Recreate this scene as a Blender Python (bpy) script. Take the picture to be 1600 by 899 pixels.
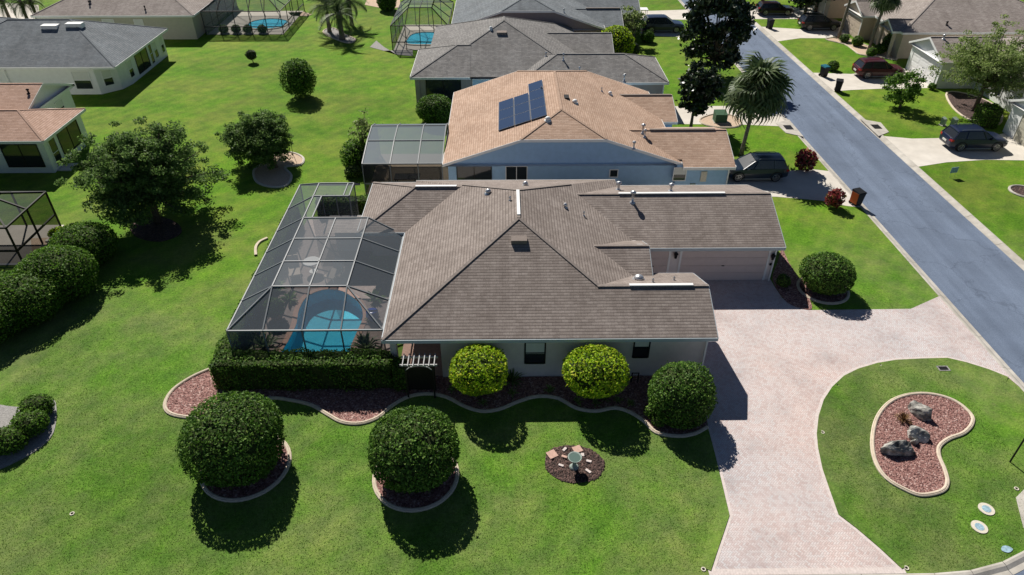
import bpy, bmesh, math, random
import numpy as np
from mathutils import Vector, Matrix, Quaternion
from mathutils.geometry import tessellate_polygon
for o in list(bpy.data.objects): bpy.data.objects.remove(o)
scene = bpy.context.scene
col = scene.collection
R = math.radians
# ------------------------------------------------------------------ camera
CAM_H = 23.6; F_PX = 1090.0; HOR_Y = -340.0; VP_X = 785.0
_p = math.atan((449.5-HOR_Y)/F_PX)
_a = -math.atan((VP_X-800)/math.hypot(F_PX, 449.5-HOR_Y))
cF = Vector((math.sin(_a)*math.cos(_p), math.cos(_a)*math.cos(_p), -math.sin(_p)))
cR = Vector((math.cos(_a), -math.sin(_a), 0)); cU = cR.cross(cF); cC = Vector((0, 0, CAM_H))
cam = bpy.data.cameras.new('camera'); cam.sensor_width = 36; cam.lens = F_PX/1600*36; cam.clip_end = 3000
co = bpy.data.objects.new('camera', cam); col.objects.link(co)
m = Matrix((cR, cU, -cF)).transposed().to_4x4(); m.translation = cC; co.matrix_world = m
scene.camera = co
# ------------------------------------------------------------------ sky, sun, exposure
SUN = Vector((-0.42, 0.98, 1.0)).normalized()
w = bpy.data.worlds.new('World'); scene.world = w; w.use_nodes = True
nt = w.node_tree; nt.nodes.clear()
sk = nt.nodes.new('ShaderNodeTexSky'); sk.sky_type = 'NISHITA'; sk.sun_disc = False; sk.dust_density = 0.1; sk.air_density = 0.5
sk.sun_elevation = math.asin(SUN.z); sk.sun_rotation = math.atan2(SUN.x, SUN.y) % (2*math.pi)
bg = nt.nodes.new('ShaderNodeBackground'); bg.inputs[1].default_value = 0.05
wo = nt.nodes.new('ShaderNodeOutputWorld')
nt.links.new(sk.outputs[0], bg.inputs[0]); nt.links.new(bg.outputs[0], wo.inputs[0])
sl = bpy.data.lights.new('sun', 'SUN'); sl.energy = 5.0; sl.angle = R(0.5); sl.color = (1.0, 0.95, 0.87)
so = bpy.data.objects.new('sun', sl); col.objects.link(so)
so.rotation_euler = SUN.to_track_quat('Z', 'Y').to_euler(); so.location = (0, 0, 60)
vs = scene.view_settings; vs.view_transform = 'Standard'; vs.look = 'None'; vs.gamma = 1; vs.exposure = 0.42
vs.use_curve_mapping = False
scene.render.engine = 'CYCLES'
scene.cycles.max_bounces = 8; scene.cycles.transparent_max_bounces = 24
# ------------------------------------------------------------------ pixel helpers (photo pixel -> point on a plane)
def ray(x, y): return cF + cR*((x-800)/F_PX) - cU*((y-449.5)/F_PX)
def G(x, y, z=0.0):
    d = ray(x, y); return cC + d*((z-CAM_H)/d.z)
def GY(x, y, Y):
    d = ray(x, y); return cC + d*(Y/d.y)
def hit(x, y, fn):
    d = ray(x, y); t = (6.5-CAM_H)/d.z
    for i in range(900):
        q = cC + d*t
        if q.z <= fn(q.x, q.y): return q
        t += 0.02
    return cC + d*((0-CAM_H)/d.z)
# ------------------------------------------------------------------ mesh helpers
def worldloc(o):
    v = Vector((0, 0, 0))
    while o is not None: v = v + o.location; o = o.parent
    return v
def thing(name, label, cat, loc=(0, 0, 0), rz=0.0, group=None):
    o = bpy.data.objects.new(name, None); col.objects.link(o)
    o.location = (loc[0], loc[1], loc[2] if len(loc) > 2 else 0); o.rotation_euler = (0, 0, rz)
    o.empty_display_size = 0.2
    o['label'] = label; o['category'] = cat
    if group: o['group'] = group
    return o
def tag(o, label, cat, group=None):
    o['label'] = label; o['category'] = cat
    if group: o['group'] = group
    return o
def link(name, me, mats, parent=None, kind=None):
    o = bpy.data.objects.new(name, me); col.objects.link(o)
    if mats:
        for mm in (mats if isinstance(mats, (list, tuple)) else [mats]): me.materials.append(mm)
    if parent: o.parent = parent
    if kind: o['kind'] = kind
    return o
class MB:
    def __init__(s): s.v = []; s.f = []; s.uv = []; s.mi = []; s.has_uv = False
    def poly(s, pts, uv=None, mi=0):
        n = len(s.v); s.v += [tuple(q) for q in pts]; s.f.append(tuple(range(n, n+len(pts)))); s.mi.append(mi)
        if uv is not None: s.has_uv = True
        s.uv.append(uv if uv is not None else [(q[0], q[1]) for q in pts])
    def slope(s, pts, mi=0):
        P = [Vector(q) for q in pts]
        n = Vector((0, 0, 0))
        for i in range(len(P)): n += P[i].cross(P[(i+1) % len(P)])
        n.normalize()
        if n.z < 0: P.reverse(); n = -n
        u = Vector((0, 0, 1)).cross(n)
        u = u.normalized() if u.length > 1e-4 else Vector((1, 0, 0))
        v = n.cross(u)
        s.poly(P, [(q.dot(u), q.dot(v)) for q in P], mi)
    def box(s, x0, x1, y0, y1, z0, z1, mi=0):
        a = [(x0, y0, z0), (x1, y0, z0), (x1, y1, z0), (x0, y1, z0), (x0, y0, z1), (x1, y0, z1), (x1, y1, z1), (x0, y1, z1)]
        s.hexa(a, mi)
    def hexa(s, a, mi=0):
        for f in ((3, 2, 1, 0), (4, 5, 6, 7), (0, 1, 5, 4), (1, 2, 6, 5), (2, 3, 7, 6), (3, 0, 4, 7)):
            s.poly([a[i] for i in f], None, mi)
    def beam(s, p0, p1, wd, ht, mi=0):
        p0 = Vector(p0); p1 = Vector(p1); d = (p1-p0).normalized()
        u = d.cross(Vector((0, 0, 1)))
        u = u.normalized() if u.length > 1e-3 else Vector((1, 0, 0))
        v = u.cross(d); u = u*(wd/2); v = v*(ht/2)
        s.hexa([p0-u-v, p0+u-v, p1+u-v, p1-u-v, p0-u+v, p0+u+v, p1+u+v, p1-u+v], mi)
    def tube(s, pts, rad, n=8, cap=True, mi=0):
        pts = [Vector(q) for q in pts]; rings = []
        for i, q in enumerate(pts):
            d = (pts[min(i+1, len(pts)-1)]-pts[max(i-1, 0)]).normalized()
            u = d.cross(Vector((0, 1, 0.01)));
            if u.length < 0.1: u = d.cross(Vector((1, 0, 0)))
            u.normalize(); v = d.cross(u); b = len(s.v)
            r = rad[i] if isinstance(rad, (list, tuple)) else rad
            s.v += [tuple(q+(u*math.cos(2*math.pi*k/n)+v*math.sin(2*math.pi*k/n))*r) for k in range(n)]
            rings.append(b)
        for a, b in zip(rings[:-1], rings[1:]):
            for k in range(n):
                s.f.append((a+k, a+(k+1) % n, b+(k+1) % n, b+k)); s.mi.append(mi); s.uv.append([(0, 0)]*4)
        if cap:
            s.f.append(tuple(rings[0]+k for k in range(n))[::-1]); s.mi.append(mi); s.uv.append([(0, 0)]*n)
            s.f.append(tuple(rings[-1]+k for k in range(n))); s.mi.append(mi); s.uv.append([(0, 0)]*n)
    def lathe(s, prof, n=16, c=(0, 0, 0), mi=0, sx=1, sy=1):
        rings = []
        for r, z in prof:
            b = len(s.v); rings.append(b)
            s.v += [(c[0]+sx*r*math.cos(2*math.pi*k/n), c[1]+sy*r*math.sin(2*math.pi*k/n), c[2]+z) for k in range(n)]
        for a, b in zip(rings[:-1], rings[1:]):
            for k in range(n):
                s.f.append((a+k, a+(k+1) % n, b+(k+1) % n, b+k)); s.mi.append(mi); s.uv.append([(0, 0)]*4)
    def prism(s, pts, z0, z1, mi=0):
        n = len(pts)
        ar = sum(pts[i][0]*pts[(i+1) % n][1]-pts[(i+1) % n][0]*pts[i][1] for i in range(n))
        if ar < 0: pts = pts[::-1]
        tr = tessellate_polygon([[Vector((q[0], q[1], 0)) for q in pts]])
        b = len(s.v)
        s.v += [(q[0], q[1], z1) for q in pts]
        for t in tr:
            A, B, C = (Vector(pts[i]).to_2d() for i in t)
            if (B-A).cross(C-A) < 0: t = t[::-1]
            s.f.append(tuple(b+i for i in t)); s.mi.append(mi); s.uv.append([(pts[i][0], pts[i][1]) for i in t])
        if z0 is not None:
            for i in range(n):
                j = (i+1) % n
                s.poly([(*pts[i][:2], z0), (*pts[j][:2], z0), (*pts[j][:2], z1), (*pts[i][:2], z1)], None, mi)
    def build(s, name, mats, parent=None, kind=None, world=True, smooth=False):
        me = bpy.data.meshes.new(name)
        o = worldloc(parent) if (parent is not None and world) else Vector((0, 0, 0))
        me.from_pydata([(q[0]-o.x, q[1]-o.y, q[2]-o.z) for q in s.v], [], s.f)
        if s.has_uv:
            ul = me.uv_layers.new(name='uv')
            flat = [c for f in s.uv for q in f for c in q]
            ul.data.foreach_set('uv', flat)
        me.polygons.foreach_set('material_index', s.mi)
        if smooth: me.polygons.foreach_set('use_smooth', [True]*len(me.polygons))
        me.update()
        return link(name, me, mats, parent, kind)
def quads(name, V, mats, parent=None, kind=None, extra=None, nper=4):
    """V: (N,nper,3) array of loose polygons"""
    N = V.shape[0]; me = bpy.data.meshes.new(name)
    vv = V.reshape(-1, 3)
    nv = len(vv); faces = np.arange(N*nper)
    tot = np.full(N, nper); st = np.arange(N)*nper
    if extra is not None:
        ev, ef = extra
        faces = np.concatenate([faces, np.asarray(ef).reshape(-1)+nv]); vv = np.concatenate([vv, np.asarray(ev)])
        k = len(ef[0]); st = np.concatenate([st, N*nper+np.arange(len(ef))*k]); tot = np.concatenate([tot, np.full(len(ef), k)])
    me.vertices.add(len(vv)); me.vertices.foreach_set('co', vv.astype(np.float32).reshape(-1))
    me.loops.add(len(faces)); me.loops.foreach_set('vertex_index', faces.astype(np.int32))
    me.polygons.add(len(st)); me.polygons.foreach_set('loop_start', st.astype(np.int32)); me.polygons.foreach_set('loop_total', tot.astype(np.int32))
    me.update(calc_edges=True); me.validate()
    return link(name, me, mats, parent, kind)
def crv(pts, closed=True, n=6):
    P = [Vector((q[0], q[1])) for q in pts]; out = []; L = len(P)
    rng = range(L) if closed else range(L-1)
    for i in rng:
        g = (lambda k: P[k % L]) if closed else (lambda k: P[max(0, min(L-1, k))])
        a, b, c, d = g(i-1), g(i), g(i+1), g(i+2)
        for k in range(n):
            t = k/n
            out.append(0.5*((2*b)+(-a+c)*t+(2*a-5*b+4*c-d)*t*t+(-a+3*b-3*c+d)*t**3))
    if not closed: out.append(P[-1])
    return [(q.x, q.y) for q in out]
def sweep(mb, path, prof, closed=False):
    """prof: list of (offset to the left of travel, z)"""
    n = len(path); P = [Vector((q[0], q[1])) for q in path]; rows = []
    for i in range(n):
        a = P[(i-1) % n] if closed else P[max(i-1, 0)]; b = P[(i+1) % n] if closed else P[min(i+1, n-1)]
        d = (b-a).normalized(); nn = Vector((-d.y, d.x)); base = len(mb.v)
        mb.v += [(P[i].x+nn.x*q[0], P[i].y+nn.y*q[0], q[1]) for q in prof]; rows.append(base)
    for i in range(n if closed else n-1):
        a = rows[i]; b = rows[(i+1) % n]
        for k in range(len(prof)-1):
            mb.f.append((a+k, b+k, b+k+1, a+k+1)); mb.mi.append(0); mb.uv.append([(0, 0)]*4)
def inside(x, y, poly):
    c = False; n = len(poly); j = n-1
    for i in range(n):
        xi, yi = poly[i][:2]; xj, yj = poly[j][:2]
        if (yi > y) != (yj > y) and x < (xj-xi)*(y-yi)/(yj-yi)+xi: c = not c
        j = i
    return c
def inside_np(X, Y, poly):
    c = np.zeros(len(X), bool); n = len(poly); j = n-1
    for i in range(n):
        xi, yi = poly[i][:2]; xj, yj = poly[j][:2]
        if yi != yj:
            k = ((yi > Y) != (yj > Y)) & (X < (xj-xi)*(Y-yi)/(yj-yi)+xi); c ^= k
        j = i
    return c
# ------------------------------------------------------------------ materials
def newmat(name):
    mt = bpy.data.materials.new(name); mt.use_nodes = True
    n = mt.node_tree; b = n.nodes['Principled BSDF']; return mt, n, b
def N(n, t, **k):
    x = n.nodes.new(t)
    for a, v in k.items(): setattr(x, a, v)
    return x
def ramp(n, fac, stops):
    r = N(n, 'ShaderNodeValToRGB'); e = r.color_ramp.elements
    while len(e) < len(stops): e.new(0.5)
    for i, (p, c) in enumerate(stops): e[i].position = p; e[i].color = (*c, 1)
    n.links.new(fac, r.inputs[0]); return r.outputs[0]
def noise(n, scale, vec=None, detail=4, rough=0.55):
    x = N(n, 'ShaderNodeTexNoise'); x.inputs['Scale'].default_value = scale; x.inputs['Detail'].default_value = detail
    x.inputs['Roughness'].default_value = rough
    if vec is not None: n.links.new(vec, x.inputs['Vector'])
    return x.outputs['Fac']
def pos(n): return N(n, 'ShaderNodeNewGeometry').outputs['Position']
def mixc(n, a, b, fac, mode='MIX'):
    x = N(n, 'ShaderNodeMix', data_type='RGBA', blend_type=mode)
    for s, v in ((x.inputs[0], fac), (x.inputs[6], a), (x.inputs[7], b)):
        if hasattr(v, 'is_output'): n.links.new(v, s)
        elif isinstance(v, (int, float)): s.default_value = v
        else: s.default_value = (*v, 1)
    return x.outputs[2]
def math_(n, op, a, b=None, c=None):
    x = N(n, 'ShaderNodeMath', operation=op)
    for i, v in enumerate((a, b, c)):
        if v is None: continue
        if hasattr(v, 'is_output'): n.links.new(v, x.inputs[i])
        else: x.inputs[i].default_value = v
    return x.outputs[0]
def bump(n, b, h, strength=0.4, dist=0.02):
    x = N(n, 'ShaderNodeBump'); x.inputs['Strength'].default_value = strength; x.inputs['Distance'].default_value = dist
    n.links.new(h, x.inputs['Height']); n.links.new(x.outputs[0], b.inputs['Normal'])
def sc(c, k): return tuple(min(1, q*k) for q in c)
def M(name, c, var=0.25, scale=3.0, rough=0.8, bscale=None, bstr=0.3, metal=0.0, spec=None, big=None):
    mt, n, b = newmat(name); p = pos(n)
    f = noise(n, scale, p, 5)
    cc = ramp(n, f, [(0.3, sc(c, 1-var)), (0.7, sc(c, 1+var))])
    if big: cc = mixc(n, cc, ramp(n, noise(n, big[0], p, 3), [(0.35, sc(big[1], 1)), (0.7, (1, 1, 1))]), 1.0, 'MULTIPLY')
    n.links.new(cc, b.inputs['Base Color']); b.inputs['Roughness'].default_value = rough; b.inputs['Metallic'].default_value = metal
    b.inputs['Specular IOR Level'].default_value = spec if spec is not None else (0.5 if rough < 0.4 else 0.15)
    if bscale: bump(n, b, noise(n, bscale, p, 4), bstr, 0.02)
    return mt
def leafmat(name, stops, rough=0.5, trans=0.25, spec=0.4):
    mt, n, b = newmat(name)
    g = N(n, 'ShaderNodeNewGeometry')
    c = ramp(n, g.outputs['Random Per Island'], stops)
    c = mixc(n, c, ramp(n, noise(n, 1.3, g.outputs['Position'], 3), [(0.3, (0.7, 0.7, 0.7)), (0.7, (1.15, 1.15, 1.1))]), 1.0, 'MULTIPLY')
    n.links.new(c, b.inputs['Base Color']); b.inputs['Roughness'].default_value = rough
    b.inputs['Specular IOR Level'].default_value = spec
    tr = N(n, 'ShaderNodeBsdfTranslucent'); n.links.new(c, tr.inputs[0])
    mx = N(n, 'ShaderNodeMixShader'); mx.inputs[0].default_value = trans
    n.links.new(b.outputs[0], mx.inputs[1]); n.links.new(tr.outputs[0], mx.inputs[2])
    n.links.new(mx.outputs[0], n.nodes['Material Output'].inputs['Surface'])
    return mt
MT = {}
def roofmat(name, c1, c2, dark, row=0.165, wid=0.31, streak=True):
    mt, n, b = newmat(name)
    uv = N(n, 'ShaderNodeUVMap').outputs[0]
    br = N(n, 'ShaderNodeTexBrick'); br.inputs['Color1'].default_value = (*c1, 1); br.inputs['Color2'].default_value = (*c2, 1)
    br.inputs['Mortar'].default_value = (*[0.5*(x+y) for x, y in zip(c1, dark)], 1); br.inputs['Scale'].default_value = 1; br.inputs['Mortar Size'].default_value = 0.006
    br.inputs['Mortar Smooth'].default_value = 0.3; br.inputs['Brick Width'].default_value = wid; br.inputs['Row Height'].default_value = row
    br.inputs['Bias'].default_value = 0.0; n.links.new(uv, br.inputs['Vector'])
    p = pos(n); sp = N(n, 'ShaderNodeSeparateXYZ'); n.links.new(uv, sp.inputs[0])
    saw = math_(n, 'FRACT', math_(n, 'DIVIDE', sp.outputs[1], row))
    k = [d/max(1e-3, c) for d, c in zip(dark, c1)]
    c = mixc(n, br.outputs['Color'], ramp(n, saw, [(0.0, tuple(k)), (0.16, tuple(0.5+0.5*q for q in k)), (0.36, (1, 1, 1)), (1.0, (1.06, 1.06, 1.06))]), 1.0, 'MULTIPLY')  # shadow line under each course is painted into the shingle colour
    c = mixc(n, c, ramp(n, noise(n, 22, p, 5, 0.75), [(0.3, (0.68, 0.68, 0.68)), (0.7, (1.3, 1.3, 1.3))]), 1.0, 'MULTIPLY')
    c = mixc(n, c, ramp(n, noise(n, 0.5, p, 6, 0.65), [(0.3, (0.84, 0.83, 0.82)), (0.7, (1.1, 1.1, 1.1))]), 1.0, 'MULTIPLY')
    if streak:
        mp = N(n, 'ShaderNodeMapping'); mp.inputs['Scale'].default_value = (2.0, 0.2, 1); n.links.new(uv, mp.inputs[0])
        c = mixc(n, c, ramp(n, noise(n, 1.0, mp.outputs[0], 6, 0.7), [(0.34, (0.87, 0.86, 0.86)), (0.6, (1.03, 1.03, 1.03))]), 1.0, 'MULTIPLY')
    n.links.new(c, b.inputs['Base Color']); b.inputs['Roughness'].default_value = 0.95; b.inputs['Specular IOR Level'].default_value = 0.1
    h = math_(n, 'ADD', math_(n, 'SUBTRACT', 1.0, saw), math_(n, 'MULTIPLY', noise(n, 40, p, 3), 0.5))
    bump(n, b, h, 0.5, 0.012)
    MT['cap_'+name] = M('ridge_cap_'+name, [0.42*(x+y) for x, y in zip(c1, c2)], .2, 8, .95, 30, .4, spec=.1)
    mt['cap'] = 'cap_'+name
    return mt
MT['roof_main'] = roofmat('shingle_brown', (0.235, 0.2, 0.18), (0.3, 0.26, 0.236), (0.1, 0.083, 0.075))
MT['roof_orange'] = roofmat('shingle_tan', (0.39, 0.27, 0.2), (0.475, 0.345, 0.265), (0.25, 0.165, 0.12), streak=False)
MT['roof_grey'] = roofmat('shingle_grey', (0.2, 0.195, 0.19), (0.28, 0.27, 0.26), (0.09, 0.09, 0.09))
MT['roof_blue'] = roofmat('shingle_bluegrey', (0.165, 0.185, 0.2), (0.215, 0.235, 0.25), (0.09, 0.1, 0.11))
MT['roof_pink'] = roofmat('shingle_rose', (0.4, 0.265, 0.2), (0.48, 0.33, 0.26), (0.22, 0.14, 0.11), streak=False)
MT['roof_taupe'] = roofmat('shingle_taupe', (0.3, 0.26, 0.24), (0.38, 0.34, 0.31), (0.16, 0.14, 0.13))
MT['white'] = M('white_paint', (0.74, 0.74, 0.73), 0.04, 2, 0.5)
MT['gutter'] = M('gutter_grey_blue', (0.42, 0.47, 0.5), .05, 3, .5)
MT['arbour'] = M('weathered_white', (0.42, 0.42, 0.42), .1, 5, .7)
MT['wall_main'] = M('stucco_pale_pink', (0.66, 0.6, 0.58), 0.05, 3, 0.9, 60, 0.2)
MT['door_main'] = M('garage_door_paint', (0.6, 0.5, 0.47), 0.03, 3, 0.6)
MT['wall_blue'] = M('stucco_blue', (0.32, 0.49, 0.69), 0.05, 3, 0.9, 60, 0.2)
MT['wall_tan'] = M('stucco_tan', (0.5, 0.42, 0.33), 0.05, 3, 0.9, 60, 0.2)
MT['wall_taupe'] = M('stucco_taupe', (0.34, 0.3, 0.28), 0.05, 3, 0.9, 60, 0.2)
MT['wall_mauve'] = M('siding_mauve', (0.3, 0.25, 0.25), 0.05, 3, 0.9, 60, 0.2)
MT['wall_beige'] = M('stucco_beige', (0.45, 0.43, 0.35), 0.05, 3, 0.9, 60, 0.2)
MT['wall_white'] = M('stucco_white', (0.72, 0.73, 0.72), 0.04, 3, 0.9, 60, 0.2)
MT['alu'] = M('aluminium_grey', (0.18, 0.195, 0.205), 0.06, 4, 0.45, metal=0.0)
MT['bronze'] = M('bronze_dark', (0.02, 0.019, 0.018), 0.1, 4, 0.45)
MT['dark'] = M('black_plastic', (0.015, 0.015, 0.016), 0.1, 6, 0.5)
MT['concrete'] = M('concrete_kerb', (0.52, 0.49, 0.44), 0.16, 2.0, 0.9, 40, 0.3, big=(0.35, (0.72, 0.71, 0.69)))
MT['slab'] = M('concrete_slab', (0.62, 0.58, 0.52), 0.08, 1.2, 0.9, 50, 0.2, big=(0.2, (0.88, 0.87, 0.85)))
MT['tandeck'] = M('tan_patio', (0.4, 0.32, 0.23), .12, 4, .9)
MT['curb'] = M('landscape_curbing', (0.56, 0.48, 0.38), 0.12, 6, 0.9, 60, 0.3)
MT['core_shade'] = M('core_shade_green', (0.035, 0.05, 0.015), .5, 12, .95, 14, 1.0)  # dark colour stands in for shade between the leaves
MT['steeldark'] = M('panel_frame', (0.13, 0.15, 0.18), .1, 5, .5)
MT['bark'] = M('bark_grey_brown', (0.12, 0.095, 0.075), 0.4, 9, 0.95, 30, 0.8)
MT['palmbark'] = M('palm_trunk_bark', (0.2, 0.17, 0.14), 0.35, 7, 0.95, 20, 0.8)
MT['steel'] = M('galvanised_metal', (0.55, 0.56, 0.57), 0.1, 8, 0.35, metal=0.7)
MT['rock'] = M('limestone_boulder', (0.33, 0.32, 0.29), 0.6, 3.2, 0.95, 7, 1.0, big=(1.6, (0.35, 0.35, 0.36)))
MT['rockpale'] = M('limestone_pale', (0.5, 0.49, 0.45), 0.5, 3.5, 0.95, 8, 1.0, big=(2.2, (0.4, 0.4, 0.4)))
MT['bath'] = M('weathered_green_concrete', (0.27, 0.33, 0.3), 0.2, 12, 0.85, 60, 0.4)
MT['tread'] = M('rubber', (0.012, 0.012, 0.012), 0.1, 6, 0.8)
MT['rim'] = M('alloy_rim', (0.45, 0.45, 0.46), 0.05, 6, 0.3, metal=0.8)
MT['redlamp'] = M('tail_lamp_red', (0.35, 0.01, 0.01), 0.05, 6, 0.2)
MT['clearlamp'] = M('head_lamp_clear', (0.7, 0.7, 0.7), 0.05, 6, 0.15)
MT['plate'] = M('number_plate', (0.6, 0.6, 0.55), 0.05, 6, 0.4)
MT['utility'] = M('utility_green', (0.05, 0.11, 0.06), 0.1, 4, 0.6)
MT['utility_grey'] = M('utility_grey_green', (0.25, 0.31, 0.25), 0.1, 4, 0.6)
MT['paverblock'] = M('brick_paver_pink', (0.5, 0.33, 0.27), 0.15, 9, 0.9, 60, 0.3)
MT['palepaver'] = M('brick_paver_pale', (0.58, 0.51, 0.48), 0.12, 9, 0.9, 60, 0.3)
MT['lidwhite'] = M('painted_concrete_lid', (0.6, 0.55, 0.46), 0.1, 8, 0.9)
MT['bluepaint'] = M('utility_mark_blue_paint', (0.27, 0.4, 0.47), 0.35, 14, 0.8)
MT['sandbed'] = M('pale_gravel', (0.5, 0.38, 0.28), 0.25, 18, 0.95, 40, 0.6)
MT['greygravel'] = M('grey_gravel', (0.28, 0.27, 0.26), 0.35, 18, 0.95, 40, 0.6)
MT['orange'] = M('orange_bin_plastic', (0.55, 0.11, 0.03), 0.08, 6, 0.5)
MT['teal'] = M('teal_lid_plastic', (0.02, 0.13, 0.17), 0.08, 6, 0.5)
MT['bluepot'] = M('glazed_blue', (0.01, 0.05, 0.35), 0.1, 6, 0.2)
MT['terracotta'] = M('terracotta', (0.4, 0.17, 0.09), 0.15, 6, 0.8)
MT['cushion'] = M('patio_cushion', (0.5, 0.42, 0.35), 0.1, 6, 0.9)
MT['basin'] = M('pool_plaster', (0.3, 0.68, 0.75), 0.06, 3, 0.6)
MT['blind'] = M('window_blind', (0.62, 0.63, 0.6), 0.04, 4, 0.7)
MT['ventbrown'] = M('vent_brown', (0.2, 0.165, 0.145), 0.1, 5, 0.7)
def asphalt():
    mt, n, b = newmat('asphalt'); p = pos(n)
    c = ramp(n, noise(n, 30, p, 6, 0.75), [(0.3, (0.082, 0.11, 0.16)), (0.7, (0.18, 0.222, 0.3))])  # bluish cast of the reflected sky is put into this colour
    mp = N(n, 'ShaderNodeMapping'); mp.inputs['Scale'].default_value = (1.3, 0.06, 1); n.links.new(p, mp.inputs[0])
    c = mixc(n, c, ramp(n, noise(n, 0.8, mp.outputs[0], 4, 0.6), [(0.35, (0.84, 0.85, 0.87)), (0.65, (1.12, 1.12, 1.12))]), 1.0, 'MULTIPLY')
    c = mixc(n, c, ramp(n, noise(n, 0.3, p, 4, 0.6), [(0.3, (0.85, 0.85, 0.85)), (0.7, (1.12, 1.12, 1.12))]), 1.0, 'MULTIPLY')
    vo = N(n, 'ShaderNodeTexVoronoi', feature='DISTANCE_TO_EDGE'); vo.inputs['Scale'].default_value = 0.22
    ds = N(n, 'ShaderNodeTexNoise'); ds.inputs['Scale'].default_value = 1.2; ds.inputs['Detail'].default_value = 6; n.links.new(p, ds.inputs['Vector'])
    va = N(n, 'ShaderNodeVectorMath', operation='MULTIPLY_ADD'); n.links.new(ds.outputs['Color'], va.inputs[0]); va.inputs[1].default_value = (2.2, 2.2, 0); n.links.new(p, va.inputs[2]); n.links.new(va.outputs[0], vo.inputs['Vector'])
    c = mixc(n, c, ramp(n, vo.outputs['Distance'], [(0.0, (0.76, 0.76, 0.77)), (0.012, (1, 1, 1))]), 1.0, 'MULTIPLY')
    c = mixc(n, c, ramp(n, noise(n, 0.9, p, 7, 0.7), [(0.6, (1, 1, 1)), (0.75, (0.9, 0.9, 0.9))]), 1.0, 'MULTIPLY')
    n.links.new(c, b.inputs['Base Color']); b.inputs['Roughness'].default_value = 0.85; b.inputs['Specular IOR Level'].default_value = .25; bump(n, b, noise(n, 60, p, 3), 0.5, 0.01); return mt
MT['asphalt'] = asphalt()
def grass():
    mt, n, b = newmat('lawn_grass'); p = pos(n)
    c = ramp(n, noise(n, 7, p, 8, 0.8), [(0.3, (0.044, 0.112, 0.011)), (0.5, (0.093, 0.212, 0.021)), (0.7, (0.175, 0.325, 0.05))])
    # worn and yellowed patches
    pat = ramp(n, noise(n, 0.22, p, 8, 0.7), [(0.4, (0, 0, 0)), (0.6, (1, 1, 1))])
    c = mixc(n, c, ramp(n, noise(n, 6, p, 6, 0.75), [(0.3, (0.13, 0.155, 0.05)), (0.7, (0.27, 0.29, 0.125))]), math_(n, 'MULTIPLY', pat, 0.6))
    c = mixc(n, c, ramp(n, noise(n, 0.8, p, 6, 0.65), [(0.33, (0.72, 0.77, 0.8)), (0.67, (1.2, 1.15, 1.05))]), 1.0, 'MULTIPLY')
    c = mixc(n, c, ramp(n, noise(n, 0.075, p, 7, 0.62), [(0.34, (0.8, 0.78, 0.86)), (0.5, (1, 1, 1)), (0.66, (1.16, 1.08, 0.95))]), 1.0, 'MULTIPLY')
    bare = ramp(n, noise(n, 1.1, p, 9, 0.78), [(0.6, (0, 0, 0)), (0.78, (1, 1, 1))])
    c = mixc(n, c, (0.2, 0.16, 0.095), math_(n, 'MULTIPLY', bare, 0.55))
    # mower passes
    wv = N(n, 'ShaderNodeTexWave'); wv.inputs['Scale'].default_value = 0.28; wv.inputs['Distortion'].default_value = 3.0; wv.inputs['Detail'].default_value = 3; wv.inputs['Detail Scale'].default_value = 0.4
    mpw = N(n, 'ShaderNodeMapping'); mpw.inputs['Rotation'].default_value = (0, 0, R(35)); n.links.new(p, mpw.inputs[0]); n.links.new(mpw.outputs[0], wv.inputs['Vector'])
    c = mixc(n, c, ramp(n, wv.outputs['Fac'], [(0.2, (0.95, 0.96, 0.96)), (0.8, (1.04, 1.04, 1.03))]), 1.0, 'MULTIPLY')
    # yellow glow of backlit far turf painted in as a tint along depth
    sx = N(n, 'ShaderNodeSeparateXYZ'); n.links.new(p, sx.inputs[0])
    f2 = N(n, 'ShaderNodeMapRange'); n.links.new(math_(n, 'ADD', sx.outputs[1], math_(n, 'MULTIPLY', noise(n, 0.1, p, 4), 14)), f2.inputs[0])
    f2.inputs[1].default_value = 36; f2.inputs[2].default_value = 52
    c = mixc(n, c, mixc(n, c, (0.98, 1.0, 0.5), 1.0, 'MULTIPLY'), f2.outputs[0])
    n.links.new(c, b.inputs['Base Color']); b.inputs['Roughness'].default_value = 0.9; b.inputs['Specular IOR Level'].default_value = 0.1
    h = math_(n, 'ADD', noise(n, 14, p, 5, 0.7), math_(n, 'MULTIPLY', noise(n, 2.5, p, 3), 0.7))
    bump(n, b, h, 0.9, 0.05); return mt
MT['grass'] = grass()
def mulch(name, stops, scale=14):
    mt, n, b = newmat(name); p = pos(n)
    v = N(n, 'ShaderNodeTexVoronoi'); v.inputs['Scale'].default_value = scale; n.links.new(p, v.inputs['Vector'])
    s = N(n, 'ShaderNodeSeparateColor'); n.links.new(v.outputs['Color'], s.inputs[0])
    c = ramp(n, s.outputs[0], stops); n.links.new(c, b.inputs['Base Color']); b.inputs['Roughness'].default_value = 0.95
    bump(n, b, math_(n, 'ADD', v.outputs['Distance'], s.outputs[1]), 0.8, 0.03); return mt
MT['redrock'] = mulch('red_lava_rock', [(0.0, (0.12, 0.055, 0.05)), (0.4, (0.25, 0.12, 0.105)), (0.8, (0.33, 0.18, 0.155)), (1.0, (0.5, 0.36, 0.32))])
MT['brownmulch'] = mulch('brown_bark_mulch', [(0.0, (0.02, 0.014, 0.012)), (0.5, (0.06, 0.035, 0.03)), (1.0, (0.14, 0.085, 0.07))], 16)
def chipm(name, stops):
    mt, n, b = newmat(name); g = N(n, 'ShaderNodeNewGeometry')
    n.links.new(ramp(n, g.outputs['Random Per Island'], stops), b.inputs['Base Color']); b.inputs['Roughness'].default_value = 0.9; return mt
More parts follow.
